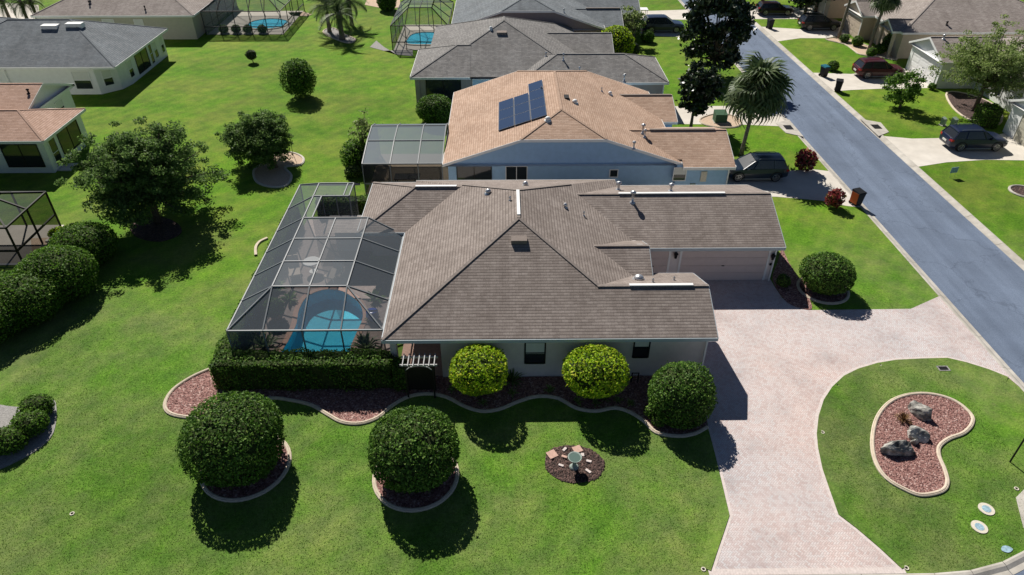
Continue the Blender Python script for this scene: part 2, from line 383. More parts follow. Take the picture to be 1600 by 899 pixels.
MT['redchip'] = chipm('red_rock_chip', [(0.0, (0.1, 0.04, 0.037)), (0.5, (0.25, 0.125, 0.11)), (0.85, (0.33, 0.19, 0.165)), (1.0, (0.48, 0.34, 0.31))])
MT['brownchip'] = chipm('bark_chip', [(0.0, (0.02, 0.012, 0.01)), (0.6, (0.07, 0.04, 0.033)), (1.0, (0.17, 0.1, 0.085))])
def pavers():
    mt, n, b = newmat('herringbone_pavers'); p = pos(n)
    mp = N(n, 'ShaderNodeMapping'); mp.inputs['Rotation'].default_value = (0, 0, R(45)); mp.inputs['Scale'].default_value = (13, 13, 1); n.links.new(p, mp.inputs[0])
    s = N(n, 'ShaderNodeSeparateXYZ'); n.links.new(mp.outputs[0], s.inputs[0])
    x, y = s.outputs[0], s.outputs[1]
    i = math_(n, 'FLOOR', x); j = math_(n, 'FLOOR', y); fx = math_(n, 'FRACT', x); fy = math_(n, 'FRACT', y)
    k = math_(n, 'FLOORED_MODULO', math_(n, 'SUBTRACT', i, j), 4.0)
    is1 = math_(n, 'COMPARE', k, 1.0, 0.1); is2 = math_(n, 'COMPARE', k, 2.0, 0.1); vert = math_(n, 'GREATER_THAN', k, 1.5)
    is0 = math_(n, 'COMPARE', k, 0.0, 0.1); is3 = math_(n, 'COMPARE', k, 3.0, 0.1)
    idx = math_(n, 'SUBTRACT', i, is1); idy = math_(n, 'SUBTRACT', j, is2)
    # distance to the brick's own edges: u along, v across
    ux = math_(n, 'ADD', fx, is1); uy = math_(n, 'ADD', fy, is2)
    big = lambda q: math_(n, 'MINIMUM', q, math_(n, 'SUBTRACT', 2.0, q)); sm = lambda q: math_(n, 'MINIMUM', q, math_(n, 'SUBTRACT', 1.0, q))
    hor = math_(n, 'MINIMUM', big(ux), sm(fy)); ver = math_(n, 'MINIMUM', sm(fx), big(uy))
    mix = N(n, 'ShaderNodeMix'); n.links.new(vert, mix.inputs[0]); n.links.new(hor, mix.inputs[2]); n.links.new(ver, mix.inputs[3])
    d = mix.outputs[0]
    cv = N(n, 'ShaderNodeCombineXYZ'); n.links.new(idx, cv.inputs[0]); n.links.new(idy, cv.inputs[1]); n.links.new(vert, cv.inputs[2])
    wn = N(n, 'ShaderNodeTexWhiteNoise'); n.links.new(cv.outputs[0], wn.inputs['Vector'])
    c = ramp(n, wn.outputs[0], [(0.0, (0.47, 0.385, 0.37)), (0.35, (0.525, 0.455, 0.445)), (0.7, (0.55, 0.5, 0.49)), (1.0, (0.53, 0.505, 0.505))])
    c = mixc(n, c, ramp(n, noise(n, 0.45, p, 6, 0.65), [(0.3, (0.78, 0.78, 0.79)), (0.44, (0.97, 0.97, 0.97)), (0.6, (1.1, 1.09, 1.08))]), 1.0, 'MULTIPLY')
    c = mixc(n, c, ramp(n, noise(n, 0.16, p, 3, 0.5), [(0.35, (1.06, 0.98, 0.94)), (0.65, (0.97, 1.0, 1.02))]), 1.0, 'MULTIPLY')
    st = ramp(n, noise(n, 0.6, p, 8, 0.72), [(0.58, (1, 1, 1)), (0.74, (0.82, 0.8, 0.8))])
    c = mixc(n, c, st, 1.0, 'MULTIPLY')
    jm = ramp(n, d, [(0.03, (0, 0, 0)), (0.13, (1, 1, 1))])
    c = mixc(n, (0.38, 0.32, 0.3), c, jm)
    n.links.new(c, b.inputs['Base Color']); b.inputs['Roughness'].default_value = 0.9; b.inputs['Specular IOR Level'].default_value = 0.2
    bump(n, b, math_(n, 'ADD', jm, math_(n, 'MULTIPLY', noise(n, 40, p, 3), 0.4)), 0.5, 0.008); return mt
MT['pavers'] = pavers()
def screen(name, c, op):
    mt, n, b = newmat(name); n.nodes.remove(b)
    d = N(n, 'ShaderNodeBsdfDiffuse'); d.inputs[0].default_value = (*c, 1)
    g = N(n, 'ShaderNodeBsdfGlossy'); g.inputs[0].default_value = (0.6, 0.65, 0.7, 1); g.inputs['Roughness'].default_value = 0.45
    m1 = N(n, 'ShaderNodeMixShader'); m1.inputs[0].default_value = 0.012; n.links.new(d.outputs[0], m1.inputs[1]); n.links.new(g.outputs[0], m1.inputs[2])
    t = N(n, 'ShaderNodeBsdfTransparent')
    mx = N(n, 'ShaderNodeMixShader'); mx.inputs[0].default_value = op
    n.links.new(t.outputs[0], mx.inputs[1]); n.links.new(m1.outputs[0], mx.inputs[2]); n.links.new(mx.outputs[0], n.nodes['Material Output'].inputs['Surface'])
    return mt
MT['screen'] = screen('insect_screen_charcoal', (0.105, 0.122, 0.14), 0.53)
MT['screen_far'] = screen('insect_screen_far', (0.16, 0.19, 0.2), 0.42)
MT['screen_pale'] = screen('insect_screen_grey', (0.19, 0.22, 0.24), 0.76)
MT['screen_arch'] = screen('insect_screen_slate', (0.12, 0.145, 0.165), 0.86)
MT['screen_dark'] = screen('insect_screen_black', (0.025, 0.027, 0.032), 0.74)
def glass(name, c, rough=0.06):
    mt, n, b = newmat(name); b.inputs['Base Color'].default_value = (*c, 1); b.inputs['Roughness'].default_value = rough
    b.inputs['Specular IOR Level'].default_value = 0.6; return mt
MT['glass'] = glass('window_glass_dark', (0.02, 0.025, 0.03)); MT['carglass'] = glass('car_glass', (0.012, 0.014, 0.017), .25)
MT['glass_blue'] = glass('window_glass_blue', (0.3, 0.45, 0.55), 0.15)
def paint(name, c):
    mt, n, b = newmat(name); b.inputs['Base Color'].default_value = (*c, 1); b.inputs['Roughness'].default_value = 0.28
    b.inputs['Coat Weight'].default_value = 0.25; b.inputs['Specular IOR Level'].default_value = 0.35; b.inputs['Coat Roughness'].default_value = 0.05; b.inputs['Metallic'].default_value = 0.0; return mt
MT['bathwater'] = glass('birdbath_water', (0.1, 0.15, 0.13), .1)
MT['solar'] = glass('solar_cell', (0.012, 0.03, 0.075), 0.15)
def water():
    mt, n, b = newmat('pool_water'); n.nodes.remove(b)
    t = N(n, 'ShaderNodeBsdfTransparent'); t.inputs[0].default_value = (0.55, 0.93, 0.99, 1)
    g = N(n, 'ShaderNodeBsdfGlossy'); g.inputs['Roughness'].default_value = 0.03
    fr = N(n, 'ShaderNodeFresnel'); fr.inputs[0].default_value = 1.33
    bp = N(n, 'ShaderNodeBump'); bp.inputs['Strength'].default_value = 0.4; bp.inputs['Distance'].default_value = 0.008
    n.links.new(noise(n, 5, pos(n), 3), bp.inputs['Height']); n.links.new(bp.outputs[0], g.inputs['Normal']); n.links.new(bp.outputs[0], fr.inputs['Normal'])
    mx = N(n, 'ShaderNodeMixShader'); n.links.new(fr.outputs[0], mx.inputs[0]); n.links.new(t.outputs[0], mx.inputs[1]); n.links.new(g.outputs[0], mx.inputs[2])
    n.links.new(mx.outputs[0], n.nodes['Material Output'].inputs['Surface']); return mt
MT['water'] = water()
def pooltile():
    mt, n, b = newmat('pool_plaster_rippled'); p = pos(n)
    v = N(n, 'ShaderNodeTexVoronoi', feature='DISTANCE_TO_EDGE'); v.inputs['Scale'].default_value = 2.6
    n.links.new(p, v.inputs['Vector'])
    c = ramp(n, noise(n, 2.5, p, 3), [(0.3, (0.2, 0.68, 0.86)), (0.7, (0.28, 0.8, 0.95))]); n.links.new(c, b.inputs['Base Color']); b.inputs['Roughness'].default_value = 0.7; return mt
MT['poolfloor'] = pooltile()
LEAF = {
 'dark': leafmat('leaf_dark_green', [(0.0, (0.035, 0.085, 0.012)), (0.5, (0.075, 0.17, 0.02)), (0.85, (0.13, 0.25, 0.035)), (1.0, (0.2, 0.3, 0.06))], 0.6, 0.3, 0.2),
 'mid': leafmat('leaf_mid_green', [(0.0, (0.045, 0.105, 0.012)), (0.5, (0.09, 0.2, 0.022)), (0.85, (0.15, 0.28, 0.04)), (1.0, (0.22, 0.33, 0.06))], 0.6, 0.42, 0.2),
 'lime': leafmat('leaf_lime_green', [(0.0, (0.17, 0.3, 0.015)), (0.5, (0.32, 0.5, 0.02)), (0.85, (0.5, 0.64, 0.03)), (1.0, (0.62, 0.6, 0.06))], 0.6, 0.4, 0.2),
 'oak': leafmat('leaf_oak_green', [(0.0, (0.07, 0.13, 0.035)), (0.5, (0.13, 0.225, 0.055)), (0.9, (0.2, 0.31, 0.09)), (1.0, (0.26, 0.35, 0.13))], 0.6, 0.48, 0.2),
 'mag': leafmat('leaf_magnolia', [(0.0, (0.012, 0.025, 0.009)), (0.6, (0.026, 0.05, 0.015)), (0.93, (0.045, 0.07, 0.025)), (1.0, (0.12, 0.12, 0.1))], 0.3, 0.08),
 'red': leafmat('leaf_croton_red', [(0.0, (0.1, 0.015, 0.02)), (0.5, (0.26, 0.03, 0.04)), (0.8, (0.42, 0.1, 0.07)), (0.9, (0.14, 0.14, 0.03)), (1.0, (0.6, 0.38, 0.3))], 0.5, .35),
 'palm': leafmat('leaf_palm', [(0.0, (0.05, 0.085, 0.03)), (0.5, (0.1, 0.155, 0.055)), (1.0, (0.2, 0.25, 0.12))], 0.5, .4, .3),
 'pale': leafmat('leaf_grey_green', [(0.0, (0.14, 0.21, 0.05)), (0.5, (0.25, 0.34, 0.1)), (1.0, (0.38, 0.44, 0.2))], 0.6, 0.48, 0.2),
 'russet': leafmat('leaf_russet', [(0.0, (0.1, 0.05, 0.02)), (0.5, (0.2, 0.1, 0.04)), (1.0, (0.3, 0.2, 0.09))], 0.6),
 'grass': leafmat('grass_blade', [(0.0, (0.09, 0.185, 0.025)), (0.5, (0.155, 0.29, 0.045)), (0.85, (0.24, 0.36, 0.09)), (1.0, (0.33, 0.32, 0.15))], 0.7, 0.5, 0.1),
}
rng = np.random.default_rng(7)
random.seed(7)
# ------------------------------------------------------------------ the setting
def kx(y): return 24.55-0.019*(y-32)          # back of the west kerb
def ex(y): return 31.05-0.017*(y-34)          # road edge on the east side
ARC_C = (15.7, 23.5); ARC_R = 9.05
west_kerb = [(kx(y), y) for y in (320, 200, 140, 110, 100, 95, 90, 86, 82, 78, 74, 70, 66, 62, 58, 54, 50, 46, 42, 38.5, 35, 31.5, 28, 25.5)]
west_kerb += [(ARC_C[0]+ARC_R*math.cos(R(t)), ARC_C[1]+ARC_R*math.sin(R(t))) for t in range(0, -91, -9)]
west_kerb += [(x, ARC_C[1]-ARC_R) for x in (13, 10, 7, 4, 1, -2, -8, -20, -60, -320)]
east_kerb = [(ex(y)+0.5, y) for y in (320, 200, 140, 110, 100, 96, 92, 88, 84, 80, 76, 72, 68, 64, 60, 56, 52, 48, 44, 40.5, 37, 33, 28, 24)]
# lowest ground sheet reaching the horizon
mb = MB(); mb.poly([(-1500, -1500, -3), (1500, -1500, -3), (1500, 2500, -3), (-1500, 2500, -3)])
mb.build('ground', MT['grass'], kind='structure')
def sheet(name, outer, z, mat, holes=(), kind='structure', parent=None, thick=None):
    lists = [[Vector((q[0], q[1], 0)) for q in outer]]+[[Vector((q[0], q[1], 0)) for q in h] for h in holes]
    flat = [q for l in lists for q in l]; tr = tessellate_polygon(lists); mb = MB()
    mb.v = [(q.x, q.y, z) for q in flat]
    for t in tr:
        A, B, C = (flat[i].to_2d() for i in t)
        if abs((B-A).cross(C-A)) < 1e-9: continue
        t = tuple(t) if (B-A).cross(C-A) > 0 else tuple(t[::-1])
        mb.f.append(t); mb.mi.append(0); mb.uv.append([(flat[i].x, flat[i].y) for i in t])
    if thick:
        for l in lists:
            for i in range(len(l)):
                a, b = l[i], l[(i+1) % len(l)]
                mb.poly([(a.x, a.y, z-thick), (b.x, b.y, z-thick), (b.x, b.y, z), (a.x, a.y, z)])
    return mb.build(name, mat, parent=parent, kind=kind)
POOL_HOLE = [(-12.9, 26.0), (-6.2, 26.0), (-6.2, 34.2), (-12.9, 34.2)]
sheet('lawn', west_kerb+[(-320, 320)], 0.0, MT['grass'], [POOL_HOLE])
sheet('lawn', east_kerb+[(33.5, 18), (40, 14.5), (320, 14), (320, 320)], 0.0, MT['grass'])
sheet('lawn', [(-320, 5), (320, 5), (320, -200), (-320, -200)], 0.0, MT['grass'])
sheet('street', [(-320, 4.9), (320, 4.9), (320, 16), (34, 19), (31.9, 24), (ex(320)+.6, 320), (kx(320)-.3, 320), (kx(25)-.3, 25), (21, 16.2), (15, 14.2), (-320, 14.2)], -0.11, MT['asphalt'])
prof = [(-0.02, -0.3), (-0.01, 0.012), (0.06, 0.022), (0.16, 0.0), (0.3, -0.085), (0.5, -0.1), (0.515, -0.3)]
def kerb_run(path, sgn, label):
    root = None
    # split into slabs about 3 m long with an open joint
    P = [Vector(q) for q in path]; segs = []
    for a, b in zip(P[:-1], P[1:]):
        L = (b-a).length; k = max(1, round(L/3.2)) if L < 20 else 1
        for i in range(k): segs.append((a.lerp(b, i/k), a.lerp(b, (i+1)/k)))
    for i, (a, b) in enumerate(segs):
        d = (b-a).normalized(); g = 0.012
        pa = segs[i-1][0] if i else a; nb = segs[i+1][1] if i+1 < len(segs) else b
        da = (b-pa).normalized(); db = (nb-a).normalized(); mb = MB(); rows = []
        for q, dd in ((a+d*g, da), (b-d*g, db)):
            nn = Vector((-dd.y, dd.x))*sgn; rows.append([(q.x+nn.x*o, q.y+nn.y*o, z) for o, z in prof])
        for k in range(len(prof)-1): mb.poly([rows[0][k], rows[1][k], rows[1][k+1], rows[0][k+1]])
        for r_ in rows: mb.poly(r_)
        if root is None: root = mb.build('kerb', MT['concrete'], kind='structure')
        else: mb.build('kerb_slab', MT['concrete'], parent=root, world=False)
kerb_run(west_kerb, 1, ''); kerb_run(east_kerb, -1, '')
PX = lambda l: [tuple(G(*q).to_2d()) for q in l]
def onk(y): return (kx(y)+0.03, y)
def onE(y): return (ex(y)+0.47, y)
# paver driveway of the near house
dr_a = PX([(1097, 590), (1100, 610), (1106, 668), (1116, 705), (1128, 755), (1140, 806), (1131, 833), (1120, 865), (1111, 893)])
dr_b = PX([(1409, 890), (1375, 858), (1340, 828), (1310, 805), (1297, 768), (1285, 733), (1278, 700), (1276, 678), (1279, 650), (1287, 625), (1300, 605), (1318, 588), (1340, 577), (1370, 568), (1400, 563), (1440, 561), (1480, 560), (1510, 567), (1545, 578), (1575, 590)])
y_hi = G(1467, 463).y
drive = [(10.2, 33.6), (9.6, 33.6), (7.3, 33.6), (7.3, 29.8), (9.4, 29.8)]+dr_a+[(dr_a[-1][0], 14.48), (dr_b[0][0], 14.48)]+dr_b+[onk(G(1592, 606).y), onk(26), onk(28), onk(y_hi)]+PX([(1423, 483), (1262, 485), (1240, 478), (1222, 466), (1210, 448), (1203, 436)])+[(15.3, 33.6)]
sheet('driveway', drive, 0.012, MT['pavers'])
# soldier course along the foot of the drive and its edges
def edge_strip(pts, wd, parent=None):
    mb = MB(); sweep(mb, pts, [(0, 0.012), (0, 0.018), (wd, 0.018), (wd, 0.012)]); return mb
edge_strip(dr_b, 0.13).build('driveway_border', MT['palepaver'], kind='structure')
edge_strip(dr_a[2:], 0.12).build('driveway_border', MT['palepaver'], kind='structure')
mb = MB(); x = dr_a[-1][0]-0.1
while x < dr_b[0][0]+0.1:
    mb.box(x, x+0.105, 14.46, 14.72, 0.01, 0.02); x += 0.112
mb.build('driveway_border', MT['palepaver'], kind='structure')
# grass shoulder turf edges: lawn stands a little proud of the pavers
def turf_edge(pts, side=1, h=0.045, wd=0.16):
    mb = MB(); sweep(mb, pts, [(0.0, 0.0), (side*0.01, h), (side*wd, h*0.7), (side*(wd+0.35), 0.003)]); mb.build('lawn_edge', MT['grass'], kind='structure')
turf_edge(dr_a[2:], -1); turf_edge(dr_b, -1)
# neighbouring driveways
def drive_px(pts, mat='slab', z=0.012): return sheet('driveway', pts, z, MT[mat])
drive_px([(15.2, 43.6)]+PX([(1215, 308), (1284, 314), (1322, 322)])+[onk(G(1333, 325).y), onk(G(1291, 265).y-.3)]+PX([(1270, 265), (1220, 268)])+[(15.2, 49.0)], 'slab')
drive_px([(13.5, 56.2), (20, 56.0)]+[onk(55.5), onk(60.5)]+[(20, 60.2), (13.5, 60.2)])
drive_px(PX([(1000, 37), (1062, 40), (1062, 58), (1000, 56)]))
drive_px([(13, 88.2), (19, 88.6), onk(88.2), onk(93), (19, 92.5), (13, 92.5)])
drive_px([onE(G(1304, 143).y)]+PX([(1330, 141), (1375, 139), (1410, 139)])+[(41.2, 64.6), (41.2, 70.2)]+PX([(1405, 108), (1330, 116)])+[onE(G(1269, 114).y)])
drive_px([onE(G(1432, 261).y)]+PX([(1479, 254), (1540, 250), (1600, 251)])+[(42, 47.5), (42, 54.2)]+PX([(1540, 216), (1477, 216), (1425, 217)])+[onE(G(1384, 213).y)])
drive_px([onE(G(1213, 65).y)]+PX([(1250, 60), (1289, 60), (1335, 52)])+[(41, 87.5)]+PX([(1250, 46)])+[onE(G(1186, 42).y)])
drive_px([onE(88.5), (40, 88.6), (40, 94), onE(94.5)])
drive_px(PX([(0, 36), (40, 38), (62, 24), (60, 8), (0, 4)]))
# ------------------------------------------------------------------ foliage generators
def unit(n):
    v = rng.normal(size=(n, 3)); return v/np.linalg.norm(v, axis=1, keepdims=True)
def leaf_quads(C, NRM, size, tilt=0.7, asp=1.6):
    n = len(C); nr = NRM+tilt*rng.normal(size=(n, 3)); nr /= np.linalg.norm(nr, axis=1, keepdims=True)
    t = np.cross(nr, unit(n)); t /= np.linalg.norm(t, axis=1, keepdims=True)+1e-9; b = np.cross(nr, t)
    s = (size*(0.6+0.8*rng.random((n, 1)))) ; l = t*s*asp*0.5; k = b*s*0.5
    return np.stack([C-l, C+k*0.9-l*0.1, C+l, C-k*0.9-l*0.1], 1)
def ellipsoid(c, r, nu=14, nv=9, cut=None):
    V = []; Fc = []
    for j in range(nv+1):
        th = math.pi*j/nv
        for i in range(nu):
            ph = 2*math.pi*i/nu; z = c[2]+r[2]*math.cos(th)
            if cut is not None: z = max(z, cut)
            V.append((c[0]+r[0]*math.sin(th)*math.cos(ph), c[1]+r[1]*math.sin(th)*math.sin(ph), z))
    for j in range(nv):
        for i in range(nu):
            a = j*nu+i; b = j*nu+(i+1) % nu; Fc.append((a, a+nu, b+nu, b))
    return np.array(V), Fc
def lump(D, k, amp):
    """smooth random bumps on directions D"""
    out = np.zeros(len(D))
    for i in range(k):
        a = unit(1)[0]; out += np.exp(-((1-D@a)*14))*(rng.random()-0.4)
    return 1+amp*out
def shrub(name, label, cat, base, r, zc, leaf='dark', size=0.075, dens=240, cut=0.12, amp=0.1, trunk=None, group=None, tilt=0.75, shell=0.12, exp=1.0, core=0.92, taper=0.0, holes=7):
    t = thing(name, label, cat, (base[0], base[1], 0), group=group)
    area = 4*math.pi*((r[0]*r[1])**1.6/3+(r[0]*r[2])**1.6/3+(r[1]*r[2])**1.6/3)**(1/1.6)
    n = int(area*dens); D = unit(n)
    if exp != 1.0:      # flatter, squarer clipped outline
        q = (np.abs(D[:, 0])**(2*exp)+np.abs(D[:, 1])**(2*exp)+np.abs(D[:, 2])**(2*exp))**(1/(2*exp)); sq = 1/q
    else: sq = np.ones(n)
    rad = sq*lump(D, 26, amp)*(1-shell*rng.random(n)**1.5+0.03*rng.random(n))
    rad = rad+np.where(rng.random(n) < .03, .09*rng.random(n), 0)
    C = D*rad[:, None]*np.array(r); nr = D/np.array(r); nr /= np.linalg.norm(nr, axis=1, keepdims=True)
    if taper: tp = 1-taper*np.clip(-D[:, 2], 0, 1); C[:, 0] *= tp; C[:, 1] *= tp
    C[:, 2] += zc; k = C[:, 2] > cut; C = C[k]; nr = nr[k]
    if holes:       # thin spots where the dark core shows
        Dk = D[k]; kp = np.ones(len(C), bool)
        for _ in range(holes):
            a_ = unit(1)[0]; kp &= ~((Dk@a_ > 1-.012*(.4+rng.random())) & (rng.random(len(C)) < .75))
        C = C[kp]; nr = nr[kp]
    quads('foliage', leaf_quads(C, nr, size, tilt), LEAF[leaf], t)
    ev, ef = ellipsoid((0, 0, zc), [q*core for q in r], 18, 12, cut=cut*0.9)  # solid dark core added to block light and darken the leaf gaps
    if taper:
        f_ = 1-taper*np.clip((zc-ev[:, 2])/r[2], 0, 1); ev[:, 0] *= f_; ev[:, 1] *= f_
    me = bpy.data.meshes.new('shade_core'); me.from_pydata([tuple(v) for v in ev], [], ef); link('shade_core', me, MT['core_shade'], t)
    if trunk:
        mb = MB()
        for i in range(trunk[1]):
            a = 2*math.pi*i/trunk[1]+0.5; e = trunk[2]
            mb.tube([(0.05*math.cos(a), 0.05*math.sin(a), -0.03), (0.15*e*math.cos(a), 0.15*e*math.sin(a), zc*0.4), (0.5*e*math.cos(a), 0.5*e*math.sin(a), zc*0.9)], [trunk[0], trunk[0]*.8, trunk[0]*.5], 6)
        mb.build('trunk', MT['bark'], t, world=False, smooth=True)
    return t
def tree(name, label, cat, base, trunk_h, trunk_r, crown_c, crown_r, nclump, per, leaf, size, cr=(0.5, 0.9), lean=(0, 0), group=None, bias=0.55, nlimb=9, flat=0.75, spread=1.0):
    t = thing(name, label, cat, (base[0], base[1], 0), group=group)
    D = unit(nclump); rad = bias+(1-bias)*rng.random(nclump)**0.7
    CC = D*rad[:, None]*np.array(crown_r)*lump(D, 16, 0.35)[:, None]+np.array(crown_c)
    CC[:, 2] = np.maximum(CC[:, 2], trunk_h*0.75)
    allC = []; allN = []
    for c in CC:
        q = cr[0]+(cr[1]-cr[0])*rng.random(); m_ = int(per*(0.5+rng.random())); d = unit(m_)
        d[:, 2] = np.where(d[:, 2] < 0, d[:, 2]*0.6, d[:, 2])
        rr = q*np.minimum(1.6, np.abs(rng.normal(0, .58, m_))); p_ = d*rr[:, None]*np.array([1*spread, 1*spread, flat]); allC.append(c+p_); allN.append(d*0.6+np.array([0, 0, 0.5]))
    C = np.concatenate(allC); NN = np.concatenate(allN)
    C[:, 2] = np.maximum(C[:, 2], 0.1)
    quads('crown', leaf_quads(C, NN, size, 0.9), LEAF[leaf], t)
    mb = MB(); top = Vector((lean[0], lean[1], trunk_h))
    mb.tube([(0, 0, -0.05), Vector((lean[0]*.4, lean[1]*.4, trunk_h*.5)), top], [trunk_r*1.25, trunk_r, trunk_r*.8], 9)
    for i in rng.choice(nclump, min(nlimb, nclump), replace=False):
        e = Vector(CC[i]); mid = top.lerp(e, 0.5)+Vector((0, 0, -0.15)); s_ = top*(0.8+0.2*random.random())
        mb.tube([s_, mid, e], [trunk_r*.55, trunk_r*.33, trunk_r*.1], 6)
    mb.build('trunk', MT['bark'], t, world=False, smooth=True)
    return t
def branchy(name, label, cat, base, h0, trunk_r, nl, ln, el, leaf, size, per, cr=.6, lean=(0, 0), off=(0, 0), group=None, top=.6, start=.3):
    """tree with clumps of leaves strung along separate limbs: ragged outline with gaps"""
    t = thing(name, label, cat, (base[0], base[1], 0), group=group)
    mb = MB(); T0 = Vector((lean[0], lean[1], h0)); mb.tube([(0, 0, -.05), T0*.5, T0], [trunk_r*1.25, trunk_r, trunk_r*.85], 9); allC = []; allN = []
    for i in range(nl):
        az = i*2.39996+random.uniform(-.4, .4); e = R(random.uniform(*el)); L = ln*random.uniform(.6, 1.08)*(1-.08*math.sin(max(e, 0)))
        d = Vector((math.cos(az)*math.cos(e), math.sin(az)*math.cos(e), math.sin(e))); o = T0*random.uniform(.7, 1.0)
        P = [o+d*L*q+Vector((off[0]*q, off[1]*q, .5*L*.25*q-.12*L*q*q)) for q in (0, .35, .7, 1)]
        mb.tube(P, [trunk_r*.5, trunk_r*.32, trunk_r*.18, trunk_r*.06], 5)
        for q in np.linspace(start, 1.0, 6):
            for _ in range(2):
                j = min(2, int(q*3)); c = P[j].lerp(P[j+1], q*3-j) if q < 1 else P[3]
                c = c+Vector((random.gauss(0, .3), random.gauss(0, .3), random.gauss(.05, .22)))*cr*1.6; r_ = cr*random.uniform(.5, 1.1)*(1.1-.45*q); m_ = int(per*random.uniform(.6, 1.4)); dd = unit(m_)
                pp = dd*(r_*rng.random(m_)**.5)[:, None]*np.array([1.15, 1.15, .6]); allC.append(np.array(c)+pp); allN.append(dd*.6+np.array([0, 0, .5]))
    C = np.concatenate(allC); C[:, 2] = np.maximum(C[:, 2], .12); quads('crown', leaf_quads(C, np.concatenate(allN), size, .9), LEAF[leaf], t)
    mb.build('trunk', MT['bark'], t, world=False, smooth=True); return t
def frond_fan(seed, L=1.15, pet=0.9, n=17):
    r_ = random.Random(seed); mb = MB()
    mb.tube([(0, 0, 0), (pet*.6, 0, .05), (pet, 0, 0)], [.028, .02, .015], 4)
    for i in range(n):
        a = R(-125+250*i/(n-1)); l = L*(0.75+0.25*math.cos(a*.6))*(0.9+0.2*r_.random()); w_ = 0.085
        d = Vector((math.cos(a), math.sin(a), 0)); s_ = Vector((-d.y, d.x, 0))
        p0 = Vector((pet, 0, 0)); p1 = p0+d*l*.55+Vector((0, 0, .04)); p2 = p0+d*l*.85+Vector((0, 0, -.1*l-r_.random()*.08)); p3 = p0+d*l+Vector((0, 0, -.55*l-r_.random()*.25))
        mb.poly([p0-s_*.01, p1-s_*w_, p1+s_*w_, p0+s_*.01]); mb.poly([p1-s_*w_, p2-s_*w_*.7, p2+s_*w_*.7, p1+s_*w_]); mb.poly([p2-s_*w_*.7, p3, p2+s_*w_*.7])
    me = bpy.data.meshes.new('frond'); me.from_pydata(mb.v, [], mb.f); me.materials.append(LEAF['palm']); return me
def frond_feather(L=2.6, n=22):
    mb = MB(); pts = [Vector((L*t*(1-.12*t), 0, .55*L*t-.85*L*t*t)) for t in [i/8 for i in range(9)]]
    mb.tube(pts, [.035-.003*i for i in range(9)], 4)
    for i in range(n):
        t = .12+.88*i/(n-1); p = Vector((L*t*(1-.12*t), 0, .55*L*t-.85*L*t*t)); l = .55*math.sin(math.pi*(.12+.8*t))+.1
        for s in (-1, 1):
            e = p+Vector((.25*l, s*l, -.22*l)); k = Vector((.045, 0, .0)); mb.poly([p-k, e, p+k])
    me = bpy.data.meshes.new('frond'); me.from_pydata(mb.v, [], mb.f); me.materials.append(LEAF['palm']); return me
FAN = [frond_fan(i) for i in range(3)]; FEA = [frond_feather()]
def palm(name, label, base, h, r, fr, n=34, scale=1.0, lean=(0, 0), group=None):
    t = thing(name, label, 'palm tree', (base[0], base[1], 0), group=group)
    mb = MB(); pts = [Vector((lean[0]*(k/8)**1.5, lean[1]*(k/8)**1.5, h*k/8-.03)) for k in range(9)]
    mb.tube(pts, [r*(1.25 if k == 0 else 1-.03*k) for k in range(9)], 10)
    mb.tube([pts[-1]-Vector((0, 0, .5)), pts[-1]+Vector((0, 0, .25))], [r*1.35, r*.6], 9)
    mb.build('trunk', MT['palmbark'], t, world=False, smooth=True)
    for i in range(n):
        f = i/(n-1); el = R(80-135*f+random.uniform(-14, 14)); az = i*2.39996+random.uniform(-.2, .2)
        o = bpy.data.objects.new('frond', random.choice(fr)); col.objects.link(o); o.parent = t
        o.location = pts[-1]+Vector((0, 0, .12-.35*f)); o.rotation_euler = (random.uniform(-.9, .9), -el, az); s_ = scale*random.uniform(.72, 1.22); o.scale = (s_, s_, s_)
    return t
def scatter(poly, n, size, mat, z, parent=None, name='rock_chips'):
    xs = [q[0] for q in poly]; ys = [q[1] for q in poly]
    X = rng.uniform(min(xs), max(xs), n*2); Y = rng.uniform(min(ys), max(ys), n*2); k = inside_np(X, Y, poly); X = X[k][:n]; Y = Y[k][:n]
    n = len(X); C = np.stack([X, Y, np.full(n, z)], 1); s = size*(.5+rng.random((n, 1, 1)))
    T = np.array([[-.5, -.4, 0], [.55, -.3, 0], [0, .55, 0], [.05, 0, .6]])[None]*s
    a = rng.random(n)*6.28; c_, s_ = np.cos(a), np.sin(a); Rm = np.zeros((n, 3, 3)); Rm[:, 0, 0] = c_; Rm[:, 0, 1] = -s_; Rm[:, 1, 0] = s_; Rm[:, 1, 1] = c_; Rm[:, 2, 2] = 1
    T = np.einsum('nij,nkj->nki', Rm, np.repeat(T, 1, 0))+C[:, None]
    V = T.reshape(-1, 3); Fi = np.arange(n)[:, None, None]*4+np.array([[0, 1, 3], [1, 2, 3], [2, 0, 3]])[None]
    me = bpy.data.meshes.new(name); F3 = Fi.reshape(-1, 3)
    me.vertices.add(len(V)); me.vertices.foreach_set('co', V.astype(np.float32).reshape(-1))
    me.loops.add(F3.size); me.loops.foreach_set('vertex_index', F3.astype(np.int32).reshape(-1))
    me.polygons.add(len(F3)); me.polygons.foreach_set('loop_start', (np.arange(len(F3))*3).astype(np.int32)); me.polygons.foreach_set('loop_total', np.full(len(F3), 3, np.int32))
    me.update(calc_edges=True)
    return link(name, me, mat, parent, 'stuff')
BEDS = []
